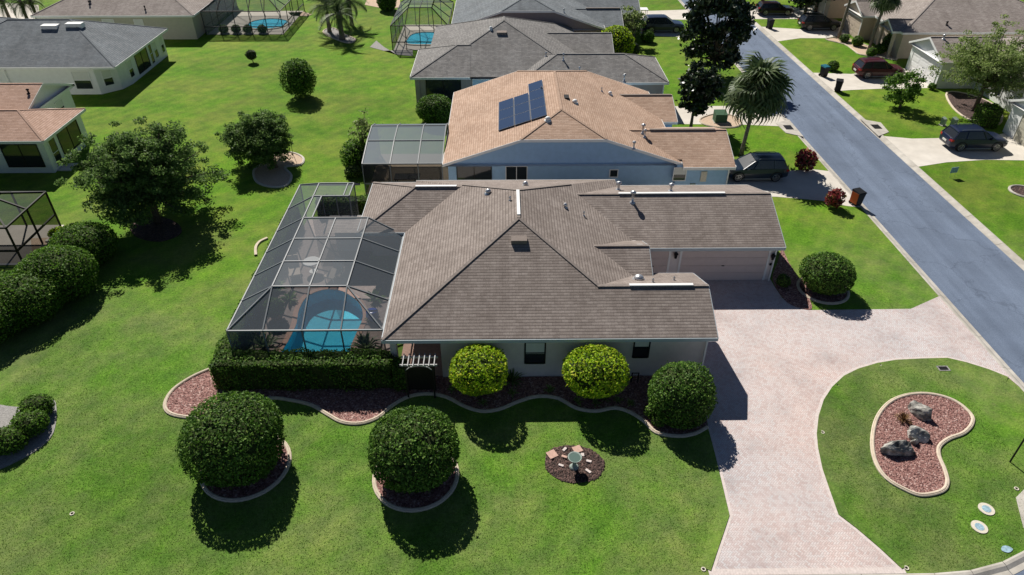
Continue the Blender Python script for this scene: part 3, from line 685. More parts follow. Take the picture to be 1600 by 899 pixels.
def bed(pts, mat, chip=None, nchip=0, curb=True, z=0.03, size=.09, cmat='curb'):
    BEDS.append(pts)
    o = sheet('planting_bed', pts, z, MT[mat], thick=0.05)
    if curb:
        n = len(pts); ar = sum(pts[i][0]*pts[(i+1) % n][1]-pts[(i+1) % n][0]*pts[i][1] for i in range(n)); s = 1 if ar > 0 else -1
        mb = MB(); sweep(mb, pts, [(s*.07, -.02), (s*.07, .07), (s*.03, .1), (-s*.02, .1), (-s*.035, .07), (-s*.06, .085), (-s*.1, .06), (-s*.1, -.02)], True)
        mb.build('edging', MT[cmat], o)
    if chip: scatter(pts, nchip, size, MT[chip], z, o)
    return o
# ------------------------------------------------------------------ house builder
class House:
    def __init__(s, name, label, loc, roof, wall, trim='white'):
        s.t = thing(name, label, 'house', (loc[0], loc[1], 0)); s.R = MB(); s.W = MB(); s.Fa = MB(); s.C = MB(); s.So = MB()
        s.roofm = MT[roof]; s.wallm = MT[wall]; s.trim = MT[trim]; s.blocks = []
    def block(s, x0, x1, y0, y1, z, sl, axis='x', a='hip', b='hip', fascia='fblr', oh=0.35, clip=0.0, walls=True, floor=0.0, trim=(0, 0, 0, 0)):
        """a / b: what closes the low / high end of the ridge axis: hip, gable or open (buried in another roof)"""
        sw = axis == 'y'
        X0, X1, Y0, Y1 = (y0, y1, x0, x1) if sw else (x0, x1, y0, y1)
        T = (lambda q: (q[1], q[0], q[2])) if sw else (lambda q: q)
        run = (Y1-Y0)/2; rz = z+sl*run; ym = (Y0+Y1)/2
        def endx(e, X, d):
            return X+d*run if e == 'hip' else X
        ra = endx(a, X0, 1); rb = endx(b, X1, -1)
        ca = cb = 0.0
        if clip and a == 'gable': ca = clip; ra = X0+clip/sl*1.0
        if clip and b == 'gable': cb = clip; rb = X1-clip/sl*1.0
        def side(Y, sgn):
            pts = [(X0, Y, z)]
            if ca: pts = [(X0, Y, z), (X0, ym-sgn*(ca/sl), rz-ca), (ra, ym, rz)]
            else: pts = [(X0, Y, z), (ra, ym, rz)]
            if cb: pts += [(rb, ym, rz), (X1, ym-sgn*(cb/sl), rz-cb), (X1, Y, z)]
            else: pts += [(rb, ym, rz), (X1, Y, z)]
            s.R.slope([T(q) for q in pts])
        side(Y0, 1); side(Y1, -1)
        for e, X, rr, c in ((a, X0, ra, ca), (b, X1, rb, cb)):
            if e == 'hip': s.R.slope([T((X, Y0, z)), T((X, Y1, z)), T((rr, ym, rz))])
            elif c: s.R.slope([T((X, ym-c/sl, rz-c)), T((X, ym+c/sl, rz-c)), T((rr, ym, rz))])
        # ridge and hip caps
        cap = lambda p, q: s.C.beam(Vector(T(p))+Vector((0, 0, .012)), Vector(T(q))+Vector((0, 0, .004)), .17, .03)
        if rb-ra > .3: cap((ra, ym, rz), (rb, ym, rz))
        lp = lambda p, q, f: tuple(u_+(v_-u_)*f for u_, v_ in zip(p, q))
        for ei, (e, X, rr, c) in enumerate(((a, X0, ra, ca), (b, X1, rb, cb))):
            if e == 'hip':
                for yi, Y in enumerate((Y0, Y1)):
                    f_ = trim[ei*2+yi]
                    if f_ < 1: cap(lp((X, Y, z), (rr, ym, rz), f_), (rr, ym, rz))
            elif c: cap((X, ym-c/sl, rz-c), (rr, ym, rz)); cap((X, ym+c/sl, rz-c), (rr, ym, rz))
        # fascia boards under the eaves, rake boards under the gables
        th = .035; h = .2; e_ = .012
        if 'f' in fascia: s.Fa.box(x0-e_, x1+e_, y0-th, y0-.002, z-h, z-.004)
        if 'b' in fascia: s.Fa.box(x0-e_, x1+e_, y1+.002, y1+th, z-h, z-.004)
        if 'l' in fascia: s.Fa.box(x0-th, x0-.002, y0, y1, z-h, z-.004)
        if 'r' in fascia: s.Fa.box(x1+.002, x1+th, y0, y1, z-h, z-.004)
        for e, X, d, c in ((a, X0, -1, ca), (b, X1, 1, cb)):
            if e != 'gable': continue
            top = rz-c; yy = run-(c/sl if c else 0)
            for sg in (-1, 1):
                ya = ym+sg*run; yb = ym+sg*(run-yy)
                q = [(X, ya, z-h), (X+d*th, ya, z-h), (X+d*th, yb, top-h), (X, yb, top-h), (X, ya, z-.006), (X+d*th, ya, z-.006), (X+d*th, yb, top-.006), (X, yb, top-.006)]
                s.Fa.hexa([T(k) for k in q])
            if c: s.Fa.hexa([T(k) for k in [(X, ym-c/sl, top-h), (X+d*th, ym-c/sl, top-h), (X+d*th, ym+c/sl, top-h), (X, ym+c/sl, top-h), (X, ym-c/sl, top-.006), (X+d*th, ym-c/sl, top-.006), (X+d*th, ym+c/sl, top-.006), (X, ym+c/sl, top-.006)]])
            # gable wall
            Xw = X-d*oh
            zz = lambda y: z+sl*(run-abs(y-ym))-.06
            ya, yb = Y0+oh, Y1-oh; P = [(Xw, ya, z-.25), (Xw, yb, z-.25), (Xw, yb, zz(yb))]
            if c: P += [(Xw, ym+c/sl-.05, rz-c-.05), (Xw, ym-c/sl+.05, rz-c-.05)]
            else: P += [(Xw, ym, rz-.06)]
            P += [(Xw, ya, zz(ya))]; s.W.poly([T(k) for k in P])
        s.So.poly([(x0+.01, y0+.01, z-h+.02), (x0+.01, y1-.01, z-h+.02), (x1-.01, y1-.01, z-h+.02), (x1-.01, y0+.01, z-h+.02)])
        def fn(px, py, sw=sw, X0=X0, X1=X1, Y0=Y0, Y1=Y1, ra=ra, rb=rb, a=a, b=b, ca=ca, cb=cb):
            u, v = (py, px) if sw else (px, py)
            if u < X0 or u > X1 or v < Y0 or v > Y1: return -9
            d = min(v-Y0, Y1-v)
            if a == 'hip': d = min(d, u-X0)
            if b == 'hip': d = min(d, X1-u)
            r_ = z+sl*d
            if ca: r_ = min(r_, rz-ca+sl*(u-X0))
            if cb: r_ = min(r_, rz-cb+sl*(X1-u))
            return r_
        s.blocks.append(fn)
        if walls:
            wx0, wx1, wy0, wy1 = x0+oh, x1-oh, y0+oh, y1-oh
            s.W.box(wx0, wx1, wy0, wy1, floor-.05, z-.19)
    def z(s, x, y): return max([f(x, y) for f in s.blocks]+[-9])
    def on(s, px, py): return hit(px, py, s.z)
    def finish(s):
        s.wall = s.W.build('wall', s.wallm, s.t); s.roof = s.R.build('roof', s.roofm, s.t)
        s.C.build('ridge_cap', MT[s.roofm['cap']], s.roof); s.Fa.build('fascia', s.trim, s.t); s.So.build('soffit', s.trim, s.t)
    # --- fittings
    def face(s, d):
        return {'-y': (Vector((1, 0, 0)), Vector((0, -1, 0))), '+y': (Vector((-1, 0, 0)), Vector((0, 1, 0))), '+x': (Vector((0, 1, 0)), Vector((1, 0, 0))), '-x': (Vector((0, -1, 0)), Vector((-1, 0, 0)))}[d]
    def window(s, c, d, wd, ht, glass='glass', frame='white', blind=0.0, bars=1, mullv=0, name='window'):
        u, n = s.face(d); c = Vector(c); k = MB(); up = Vector((0, 0, 1)); fw = .06
        def slab(mb, u0, u1, z0, z1, d0, d1):
            mb.hexa([c+u*a_+n*dd+up*zz for zz, a_, dd in ((z0, u0, d0), (z0, u1, d0), (z0, u1, d1), (z0, u0, d1), (z1, u0, d0), (z1, u1, d0), (z1, u1, d1), (z1, u0, d1))])
        h = wd/2; g = ht/2
        slab(k, -h-fw, -h, -g-fw, g+fw, -.03, .05); slab(k, h, h+fw, -g-fw, g+fw, -.03, .05); slab(k, -h, h, g, g+fw, -.03, .05); slab(k, -h, h, -g-fw, -g, -.03, .07)
        if bars: slab(k, -h, h, -.025, .025, -.01, .045)
        for i in range(mullv): q = -h+wd*(i+1)/(mullv+1); slab(k, q-.025, q+.025, -g, g, -.01, .045)
        o = k.build(name, MT[frame], s.t)
        p_ = MB(); slab(p_, -h, h, -g, g, -.03, .018); p_.build('pane', MT[glass], o)
        if blind: b_ = MB(); slab(b_, -h+.01, h-.01, g-ht*blind, g-.01, .019, .024); b_.build('blind', MT['blind'], o)
        return o
    def garage(s, x0, x1, ywall, h=2.15, d='-y', c='door_main', rows=4):
        u, n = s.face(d); wd = abs(x1-x0); base = Vector(((x0+x1)/2, ywall, 0)) if d in ('-y', '+y') else Vector((ywall, (x0+x1)/2, 0)); up = Vector((0, 0, 1))
        def slab(mb, u0, u1, z0, z1, d0, d1):
            mb.hexa([base+u*a_+n*dd+up*zz for zz, a_, dd in ((z0, u0, d0), (z0, u1, d0), (z0, u1, d1), (z0, u0, d1), (z1, u0, d0), (z1, u1, d0), (z1, u1, d1), (z1, u0, d1))])
        fr = MB(); slab(fr, -wd/2-.12, -wd/2, 0, h+.12, -.02, .06); slab(fr, wd/2, wd/2+.12, 0, h+.12, -.02, .06); slab(fr, -wd/2, wd/2, h, h+.12, -.02, .06)
        o = fr.build('garage_door', MT['white'], s.t)
        for r_ in range(rows):
            k = MB(); slab(k, -wd/2+.005, wd/2-.005, h*r_/rows+.008, h*(r_+1)/rows-.008, -.02, .025)
            kk = int(wd/1.2)
            for q in range(kk):
                a0 = -wd/2+wd*(q+.12)/kk; a1 = -wd/2+wd*(q+.88)/kk; slab(k, a0, a1, h*(r_+.18)/rows, h*(r_+.82)/rows, .02, .037)
            k.build('door_panel', MT[c], o)
        hd = MB(); slab(hd, -.08, .08, h*.48, h*.5, .03, .06); hd.build('handle', MT['dark'], o)
        return o
    def dome(s, px, py, r=.17, mat='steel', name='roof_vent'):
        q = s.on(px, py); k = MB(); k.lathe([(r*1.5, -.12), (r*1.5, .0), (r*.8, .02), (r*.8, .09), (r*1.15, .1), (r*1.05, .17), (r*.6, .25), (0.001, .27)], 14, q)
        return k.build(name, MT[mat], s.t, smooth=True)
    def pipe(s, px, py, h=.5, r=.06, cap=.12, name='vent_pipe', mat='steel'):
        q = s.on(px, py); k = MB(); k.lathe([(r*2.2, -.1), (r*2.2, .01), (r, .03), (r, h), (cap, h+.01), (cap, h+.08), (0.001, h+.14)], 12, q)
        return k.build(name, MT[mat], s.t, smooth=True)
    def bar(s, p, q, wd=.17, ht=.06, lift=.045, name='ridge_vent', mat='white'):
        p = Vector(p)+Vector((0, 0, lift)); q = Vector(q)+Vector((0, 0, lift)); k = MB(); k.beam(p, q, wd, ht); return k.build(name, MT[mat], s.t)
    def boxvent(s, px, py, wd=.8, dp=.35, ht=.16, mat='ventbrown'):
        q = s.on(px, py); k = MB(); k.hexa([q+Vector(v) for v in ((-wd/2, -dp/2, -.15), (wd/2, -dp/2, -.15), (wd/2, dp/2, -.05), (-wd/2, dp/2, -.05), (-wd/2, -dp/2-.05, ht), (wd/2, -dp/2-.05, ht), (wd/2, dp/2, ht+.05), (-wd/2, dp/2, ht+.05))])
        return k.build('box_vent', MT[mat], s.t)
    def downspout(s, x, y, z, d='-y'):
        u, n = s.face(d); k = MB(); k.box(x-.04, x+.04, y-.04, y+.04, 0, z); return k.build('downspout', MT['white'], s.t)
    def lamp(s, x, y, z):
        k = MB(); k.box(x-.05, x+.05, y-.04, y+.02, z-.12, z+.12); o = k.build('wall_lamp', MT['dark'], s.t)
        k = MB(); k.lathe([(.001, -.22), (.07, -.2), (.11, .05), (.14, .08), (.02, .22), (.001, .24)], 8, (x, y-.16, z)); k.beam((x, y-.16, z+.1), (x, y-.02, z+.1), .03, .03); k.build('lantern', MT['dark'], o)
def cage(name, label, loc, beams, panels, frame='alu', scr='screen', wd=.09, ht=.13):
    t = thing(name, label, 'screen cage', (loc[0], loc[1], 0))
    for a, b in beams:
        k = MB(); k.beam(a, b, wd, ht if abs(a[2]-b[2]) < 1.6 else wd); k.build('beam', MT[frame], t)
    for p in panels:
        k = MB(); k.poly(p); k.build('screen_panel', MT[scr], t)
    return t
# ------------------------------------------------------------------ near house, brown shingle roof
A = House('house', 'cream walled house with brown shingle hip roof beside a paver driveway', (1, 32), 'roof_main', 'wall_main', 'gutter')
A.block(-5.75, 7.15, 24.8, 40.75, 2.7, .4186, 'y', 'hip', 'hip', fascia='b', walls=False, trim=(0, .405, .5, .5))
A.block(4.45, 9.85, 24.78, 30.06, 2.7, .4186, 'x', 'open', 'gable', fascia='', walls=False)
A.Fa.box(-5.75, 9.85, 24.74, 24.775, 2.5, 2.69); A.Fa.box(7.0, 9.85, 30.062, 30.09, 2.5, 2.69); A.Fa.box(-5.79, -5.752, 24.78, 34.3, 2.5, 2.69)
A.block(-8.5, -1.5, 34.3, 40.5, 2.7, .4186, 'x', 'hip', 'open', fascia='flb', walls=False)
A.block(3.0, 15.7, 32.8, 40.3, 2.5, .373, 'x', 'open', 'gable', fascia='fb', walls=False, oh=.3)
A.block(3.6, 7.6, 29.4, 32.95, 2.9, .46, 'x', 'open', 'gable', fascia='f', walls=False, oh=.25)
# low lanai roof behind the pool cage
A.R.slope([(-10.6, 35.0, 2.28), (-8.45, 35.0, 2.28), (-8.45, 36.75, 2.42), (-10.6, 36.75, 2.42)]); A.Fa.box(-10.6, -8.5, 36.76, 36.79, 2.25, 2.41); A.Fa.box(-10.64, -10.605, 35, 36.75, 2.15, 2.3)
A.W.box(-3.1, 9.5, 25.12, 29.8, -.05, 2.5); A.W.box(-5.3, 6.8, 29.0, 40.4, -.05, 2.51); A.W.box(-8.15, -5, 36.0, 40.2, -.05, 2.505)
A.W.box(6.0, 15.38, 33.2, 39.9, -.05, 2.32); A.W.box(4, 7.33, 29.7, 33.3, -.05, 2.7)
A.W.box(-5.5, -5.2, 25.15, 25.45, -.05, 2.5); A.W.box(-10.4, -8.2, 36.5, 36.7, -.05, 2.3)
A.finish()
wx = lambda px, py, Y: GY(px, py, Y)
for px, py, wd, ht, bl in ((836, 551, .9, 1.25, .55), (1002, 545, .68, .98, .35)):
    c = wx(px, py, 25.12); A.window((c.x, 25.12, c.z), '-y', wd, ht, 'glass', 'bronze', bl)
A.garage(10.05, 15.0, 33.2, 2.1); A.garage(7.6, 9.3, 33.2, 2.1)
A.lamp(9.68, 33.2, 1.85); A.lamp(15.25, 33.2, 1.7)
A.downspout(15.36, 33.1, 2.3); A.downspout(9.46, 24.98, 2.5)
k = MB(); k.box(15.2, 15.32, 33.12, 33.17, 1.05, 1.2); k.build('house_number_plaque', MT['dark'], A.t)
mb = MB(); mb.box(-3.08, -2.98, 25.05, 25.1, 0.1, 2.3)
# sheltered porch at the side of the front wall: screened door and pavers
mb = MB(); mb.box(-5.3, -3.1, 25.2, 29, 0, .06); mb.build('porch_floor', MT['paverblock'], A.t)
k = MB(); k.box(-4.95, -4.0, 28.93, 28.99, .06, 2.15); o = k.build('porch_door', MT['door_main'], A.t); k = MB(); k.box(-4.8, -4.15, 28.9, 28.935, .9, 2.0); k.build('pane', MT['glass_blue'], o)
A.bar((-5.35, 37.4, 4.0), (-2.9, 37.4, 4.0)); A.bar((.7, 31.5, 5.4), (.7, 34.2, 5.4)); A.bar((6.7, 36.55, 3.9), (13.0, 36.55, 3.9)); A.bar((6.0, 27.42, 3.805), (9.1, 27.42, 3.805))
A.boxvent(811, 377)
for q in ((763, 302, .15), (821, 290, .14), (998, 437, .22), (883, 324, .1)): A.dome(*q)
for q in ((797, 313, .12), (912, 337, .15), (543, 334, .1), (1020, 441, .1), (1053, 438, .1)): A.pipe(q[0], q[1], q[2], .035, .06)
for q in ((966, 297, .45), (988, 316, .6), (1048, 299, .4)): A.pipe(q[0], q[1], q[2], .08, .17)
A.bar((7.0, 31.3, 3.62), (7.3, 31.3, 3.62), .1, .06)
# pool cage of the near house
z0, z1 = 2.5, 3.4; LX, UX, MX, RX, DX = -13.25, -11.55, -9.7, -7.85, -5.86
YS = [28.1, 30.32, 32.55, 34.8]; BY = [36.3, 37.4, 39.05]; NY = 25.75
B = []; P = []
def bm(*q):
    for a, b in zip(q[:-1], q[1:]): B.append((a, b))
bm((LX, NY, z0), (DX, NY, z0)); bm((LX, NY, z0), (LX, 40.6, z0)); bm((DX, NY, z0), (DX, 34.4, z0))
bm((UX, 28.1, z1), (UX, 39.05, z1)); bm((MX, 28.1, z1), (MX, 34.8, z1)); bm((RX, 28.1, z1), (RX, 34.8, z1))
for y in YS: bm((UX, y, z1), (RX, y, z1))
for y in YS[:]: bm((RX, y, z1), (DX, min(y, 34.4), z0)); bm((UX, y, z1), (LX, y, z0))
for y in (37.4,): bm((UX, y, z1), (LX, y, z0))
for x in (UX, MX, RX): bm((x, 28.1, z1), (x, NY, z0))
bm((UX, 28.1, z1), (LX, NY, z0)); bm((RX, 28.1, z1), (DX, NY, z0))
bm((UX, 39.05, z1), (LX, 40.6, z0)); bm((UX, 39.05, z1), (-9.4, 39.05, z1), (-9.4, 37.4, z1), (UX, 37.4, z1)); bm((-11.05, 37.4, z1), (-11.05, 34.8, z1)); bm((LX, 40.6, z0), (-9.4, 40.6, z0)); bm((-9.75, 39.05, z1), (-9.75, 37.4, z1)); bm((-9.4, 39.05, z1), (-9.4, 40.6, z0))
for x in (LX, UX, MX, RX, DX): bm((x, NY, 0), (x, NY, z0))
for y in YS+[37.4, 40.6]: bm((LX, y, 0), (LX, y, z0))
for q in ((-9.4, 37.4), (-11.05, 37.4), (-9.4, 39.05), (-10.2, 37.4)): bm((*q, 0), (*q, z1))
bm((LX, NY, .9), (DX, NY, .9)); bm((-11.05, 37.4, 1.0), (-9.4, 37.4, 1.0))
for y0, y1 in zip(YS[:-1], YS[1:]):
    P += [[(UX, y0, z1), (MX, y0, z1), (MX, y1, z1), (UX, y1, z1)], [(MX, y0, z1), (RX, y0, z1), (RX, y1, z1), (MX, y1, z1)]]
    P += [[(RX, y0, z1), (DX, y0, z0), (DX, min(34.4, y1), z0), (RX, y1, z1)]]
for y0, y1 in zip(YS+[37.4], YS[1:]+[37.4, 39.05]):
    if y1 <= y0: continue
    P.append([(LX, y0, z0), (UX, y0, z1), (UX, y1, z1), (LX, y1 if y1 < 39 else 40.6, z0)])
P += [[(UX, 28.1, z1), (LX, NY, z0), (UX, NY, z0)], [(UX, 28.1, z1), (LX, 28.1, z0), (LX, NY, z0)], [(UX, NY, z0), (MX, NY, z0), (MX, 28.1, z1), (UX, 28.1, z1)], [(MX, NY, z0), (RX, NY, z0), (RX, 28.1, z1), (MX, 28.1, z1)], [(RX, NY, z0), (DX, NY, z0), (RX, 28.1, z1)], [(DX, NY, z0), (DX, 28.1, z0), (RX, 28.1, z1)]]
P += [[(UX, 34.8, z1), (-11.05, 34.8, z1), (-11.05, 37.4, z1), (UX, 37.4, z1)], [(UX, 37.4, z1), (-9.75, 37.4, z1), (-9.75, 39.05, z1), (UX, 39.05, z1)], [(-9.75, 37.4, z1), (-9.4, 37.4, z1), (-9.4, 39.05, z1), (-9.75, 39.05, z1)], [(UX, 39.05, z1), (-9.4, 39.05, z1), (-9.4, 40.6, z0), (LX, 40.6, z0)]]
P += [[(-11.05, 37.4, 0), (-9.4, 37.4, 0), (-9.4, 37.4, z1), (-11.05, 37.4, z1)], [(-9.4, 37.4, 0), (-9.4, 39.05, 0), (-9.4, 39.05, z1), (-9.4, 37.4, z1)], [(-11.05, 34.8, 0), (-11.05, 37.4, 0), (-11.05, 37.4, z1), (-11.05, 34.8, z1)]]
for x0, x1 in zip((LX, UX, MX, RX), (UX, MX, RX, DX)): P.append([(x0, NY, 0), (x1, NY, 0), (x1, NY, z0), (x0, NY, z0)])
for y0, y1 in zip([NY]+YS+[37.4], YS+[37.4, 40.6]): P.append([(LX, y0, 0), (LX, y1, 0), (LX, y1, z0), (LX, y0, z0)])
cage('pool_cage', 'grey framed screen enclosure with sloped sides over kidney shaped pool by cream house', (-9.5, 33), B, P, wd=.06, ht=.09)
sheet('planting_bed', [(-11.0, 34.85), (-8.4, 34.85), (-8.4, 41), (-9.35, 41), (-9.35, 37.35), (-11.0, 37.35)], .045, MT['brownmulch'])
# pool deck, basin and water
pool = crv(PX([(436, 556), (446, 535), (459, 508), (464, 484), (478, 463), (505, 452), (533, 453), (553, 463), (567, 477), (571, 497), (562, 520), (553, 541), (549, 560), (520, 566), (470, 566)]), True, 5)
pool = [(x, max(26.15, y)) for x, y in pool]
deck_o = [(LX+.05, NY+.03), (DX, NY+.03), (DX, 34.4), (-8.4, 34.4), (-8.4, 36.4), (-9.4, 37.3), (-9.4, 40.4), (LX+.05, 40.4)]
sheet('pool_deck', deck_o, .03, MT['slabdeck'] if 'slabdeck' in MT else M('deck_pavers_rose', (0.31, 0.25, 0.23), .18, 5, .9, 30, .3), [pool])
mb = MB(); n = len(pool)
for i in range(n):
    a, b = pool[i], pool[(i+1) % n]; mb.poly([(a[0], a[1], -.8), (b[0], b[1], -.8), (b[0], b[1], .03), (a[0], a[1], .03)])
mb.prism(pool, None, -.8); pb = mb.build('swimming_pool', MT['poolfloor']); tag(pb, 'kidney shaped turquoise pool under the screen enclosure of the cream house', 'pool')
mb = MB(); mb.prism(pool, None, -.09); mb.build('water', MT['water'], pb, world=False)
mb = MB(); sweep(mb, pool, [(-.14, .03), (-.14, .06), (.14, .06), (.14, .03)], True); mb.build('coping', MT['paverblock'], pb, world=False)
# plants and pots on the pool deck
def spiky(name, label, cat, base, n, L, leaf='palm', z=.03, up=.8, group=None, wd=.05):
    t = thing(name, label, cat, (base[0], base[1], z), group=group); mb = MB()
    for i in range(n):
        a = i*2.4; e = R(random.uniform(25, 80)); l = L*random.uniform(.7, 1.1); d = Vector((math.cos(a)*math.cos(e), math.sin(a)*math.cos(e), math.sin(e)*up)); s_ = Vector((-math.sin(a), math.cos(a), 0))*wd
        p1 = d*l*.6; p2 = d*l+Vector((0, 0, -.3*l*math.cos(e)))
        mb.poly([-s_*.4, p1-s_, p1+s_, s_*.4]); mb.poly([p1-s_, p2, p1+s_])
    mb.build('foliage', LEAF[leaf], t, world=False); return t
q = G(432, 498); t = shrub('potted_shrub', 'bright green bushy plant in terracotta pot on pool deck', 'plant', q, (.55, .5, .55), .75, 'mid', .09, 220, cut=.3)
k = MB(); k.lathe([(.001, .03), (.25, .03), (.33, .42), (.37, .45), (.3, .42), (.001, .4)], 14); k.build('pot', MT['terracotta'], t, world=False, smooth=True)
q = G(583, 500); t = spiky('potted_plant', 'spiky plant in glazed blue pot beside the pool', 'plant', q, 22, .7, z=.03)
k = MB(); k.lathe([(.001, .0), (.22, .0), (.36, .3), (.3, .5), (.33, .55), (.001, .5)], 14); k.build('pot', MT['bluepot'], t, world=False, smooth=True)
for c_, (px, py, n_, L_) in zip(('large strappy leaved plant at the pool corner by the hedge', 'strappy plant beside the pool near the green potted shrub', 'arching plant on the pool deck nearest the house eave', 'tufted plant in the deck corner behind the pool', 'broad palm like plant in the screen corner by the long hedge'),
        ((572, 545, 34, 1.2), (452, 470, 26, .9), (585, 470, 26, .9), (430, 455, 26, 1.0), (412, 545, 40, 1.3))):
    q = G(px, py); spiky('patio_plant', c_, 'plant', q, n_, L_, 'palm' if n_ != 26 else 'mid', .03, wd=.07)
def lounge(label, px, py, rz):
    q = G(px, py); t = thing('patio_chair', label, 'chair', (q.x, q.y, .03), rz)
    k = MB(); k.box(-.32, .32, -.5, .5, .3, .4); k.build('seat', MT['cushion'], t, world=False)
    k = MB(); k.hexa([Vector(v) for v in ((-.32, .45, .38), (.32, .45, .38), (.32, .55, .38), (-.32, .55, .38), (-.32, .8, .95), (.32, .8, .95), (.32, .9, .92), (-.32, .9, .92))]); k.build('backrest', MT['cushion'], t, world=False)
    for sx in (-.28, .28):
        for sy in (-.45, .5): k = MB(); k.box(sx-.025, sx+.025, sy-.025, sy+.025, 0, .31); k.build('leg', MT['white'], t, world=False)
lounge('cushioned patio chair on deck behind pool, nearer the long side screen', 462, 432, .3); lounge('cushioned patio chair on deck behind pool, nearer the house', 522, 436, -.4)
q = G(490, 425); t = thing('patio_table', 'round white patio table between two cushioned chairs', 'table', (q.x, q.y, .03))
k = MB(); k.lathe([(.001, .7), (.5, .7), (.52, .72), (.5, .75), (.001, .75)], 18); k.build('tabletop', MT['white'], t, world=False)
k = MB(); k.lathe([(.25, 0), (.25, .03), (.05, .05), (.04, .7)], 12); k.build('pedestal', MT['white'], t, world=False)
# ------------------------------------------------------------------ hedges
def hedge(name, label, path, hw, h, leaf, size=.07, dens=230, group=None, rnd=.12, cat='hedge'):
    """clipped box hedge following path; hw half width"""
    P = [Vector(q) for q in path]; t = thing(name, label, cat, (*P[0], 0), group=group); o = P[0]
    allC = []; allN = []; core = MB()
    for i, (a, b) in enumerate(zip(P[:-1], P[1:])):
        L = (b-a).length; d = (b-a)/L; s_ = Vector((-d.y, d.x)); n = int(L*(2*h+2*hw)*dens)
        u = rng.random(n)*(L+2*hw*(i+1 < len(P)-1))-0; w_ = rng.random(n)*(2*h+2*hw)
        off = np.where(w_ < h, -hw, np.where(w_ < h+2*hw, w_-h-hw, hw)); z = np.where(w_ < h, w_, np.where(w_ < h+2*hw, h, 2*h+2*hw-w_))
        nr = np.where((w_ < h)[:, None], np.array([-s_.x, -s_.y, 0]), np.where((w_ < h+2*hw)[:, None], np.array([0, 0, 1.]), np.array([s_.x, s_.y, 0])))
        wob = .06*np.sin(u*2.1+i)+.05*np.sin(u*5.3+z*3)+.04*rng.normal(size=n)
        C = np.stack([a.x-o.x+d.x*u+s_.x*off, a.y-o.y+d.y*u+s_.y*off, z], 1)+nr*wob[:, None]
        # rounded shoulders
        sh = np.clip((np.abs(off)-(hw-rnd))/rnd, 0, 1)*np.clip((z-(h-rnd))/rnd, 0, 1); C[:, 2] -= sh*rnd*.6
        allC.append(C); allN.append(nr)
        for e, dd in ((a, -d), (b, d)):
            m_ = int(h*2*hw*dens); v = rng.random(m_)*2-1; zz = rng.random(m_)*h
            allC.append(np.stack([e.x-o.x+s_.x*v*hw, e.y-o.y+s_.y*v*hw, zz], 1)+np.array([dd.x, dd.y, 0])*.05*rng.normal(size=(m_, 1))); allN.append(np.repeat(np.array([[dd.x, dd.y, 0]]), m_, 0))
        k = hw-.07; core.hexa([Vector((*(e+s_*ss*k), zz)) for zz in (0.0, h-.1) for e, ss in ((a, -1), (b, -1), (b, 1), (a, 1))])  # solid dark core painted as the shade inside the hedge
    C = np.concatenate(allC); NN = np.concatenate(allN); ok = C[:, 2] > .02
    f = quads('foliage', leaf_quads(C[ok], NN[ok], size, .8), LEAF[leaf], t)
    core.build('shade_core', MT['core_shade'], t)
    return t
hedge('hedge', 'long clipped box hedge along the screen enclosure wall facing the lawn', [(-13.85, 24.85), (-3.05-2.4, 24.85)], .55, 1.65, 'dark', .075)
hedge('hedge', 'narrow clipped hedge running along the long side of the pool enclosure', [(-13.75, 25.5), (-13.75, 40.0)], .36, 1.3, 'mid', .07, 200)
hedge('hedge', 'short dark hedge between garden arbour and long box hedge', [(-5.3, 24.55), (-4.75, 24.55)], .4, 1.55, 'dark', .075)
hedge('hedge', 'low dark hedge behind the far arm of the pool enclosure', [(-12.6, 41.35), (-9.0, 41.35)], .4, 1.15, 'dark', .08, 160)
# ------------------------------------------------------------------ front garden beds
curbline = PX([(327, 578), (300, 590), (272, 609), (259, 630), (264, 645), (290, 652), (325, 651), (370, 635), (420, 623), (455, 626), (488, 634), (512, 648), (535, 660), (563, 662), (590, 653), (612, 635), (640, 620), (672, 616), (700, 622), (725, 635), (752, 643), (780, 640), (810, 628), (840, 620), (872, 623), (900, 638), (930, 643), (960, 638), (985, 645), (1008, 660), (1025, 676), (1058, 682), (1085, 678), (1105, 668)])
cl = crv(curbline, False, 4)
bedp = cl+[tuple(G(1103, 640).to_2d()), (9.62, 25.1), (-3.1, 25.1), (-3.1, 25.6), (-13.3, 25.7), (-14.1, 25.7)]
BEDS.append(bedp)
ob = sheet('planting_bed', bedp, .025, MT['redrock'], thick=.03)
mb = MB(); sweep(mb, cl, [(.07, -.02), (.07, .07), (.03, .1), (-.02, .1), (-.035, .07), (-.06, .085), (-.1, .06), (-.1, -.02)]); mb.build('edging', MT['curb'], ob)
scatter(bedp, 7000, .065, MT['redchip'], .025, ob)
island = crv(PX([(1363, 690), (1370, 655), (1390, 630), (1420, 618), (1455, 617), (1490, 627), (1515, 647), (1518, 662), (1505, 677), (1482, 686), (1467, 698), (1466, 713), (1475, 735), (1479, 755), (1470, 768), (1440, 774), (1415, 766), (1385, 748), (1368, 722)]), True, 5)
bed(island, 'redrock', 'redchip', 5500, size=.065)
bb = PX([(852, 722), (856, 707), (875, 698), (900, 697), (922, 703), (941, 717), (944, 730), (934, 747), (915, 753), (890, 755), (868, 747), (855, 735)])
bed(crv(bb, True, 4), 'brownmulch', 'brownchip', 1500, curb=False, z=.02, size=.09)
def ring(c, r, mat='redrock', chip='redchip', nchip=900, cmat='curb'):
    pts = [(c[0]+r*math.cos(2*math.pi*i/36), c[1]+r*math.sin(2*math.pi*i/36)) for i in range(36)]; return bed(pts, mat, chip, nchip, cmat=cmat)
b1 = G(385, 728); b2 = G(650, 744)
ring(b1, 1.78); ring(b2, 1.72); b6 = G(1285, 452); ring((b6.x, b6.y-.05), 1.35, nchip=500)
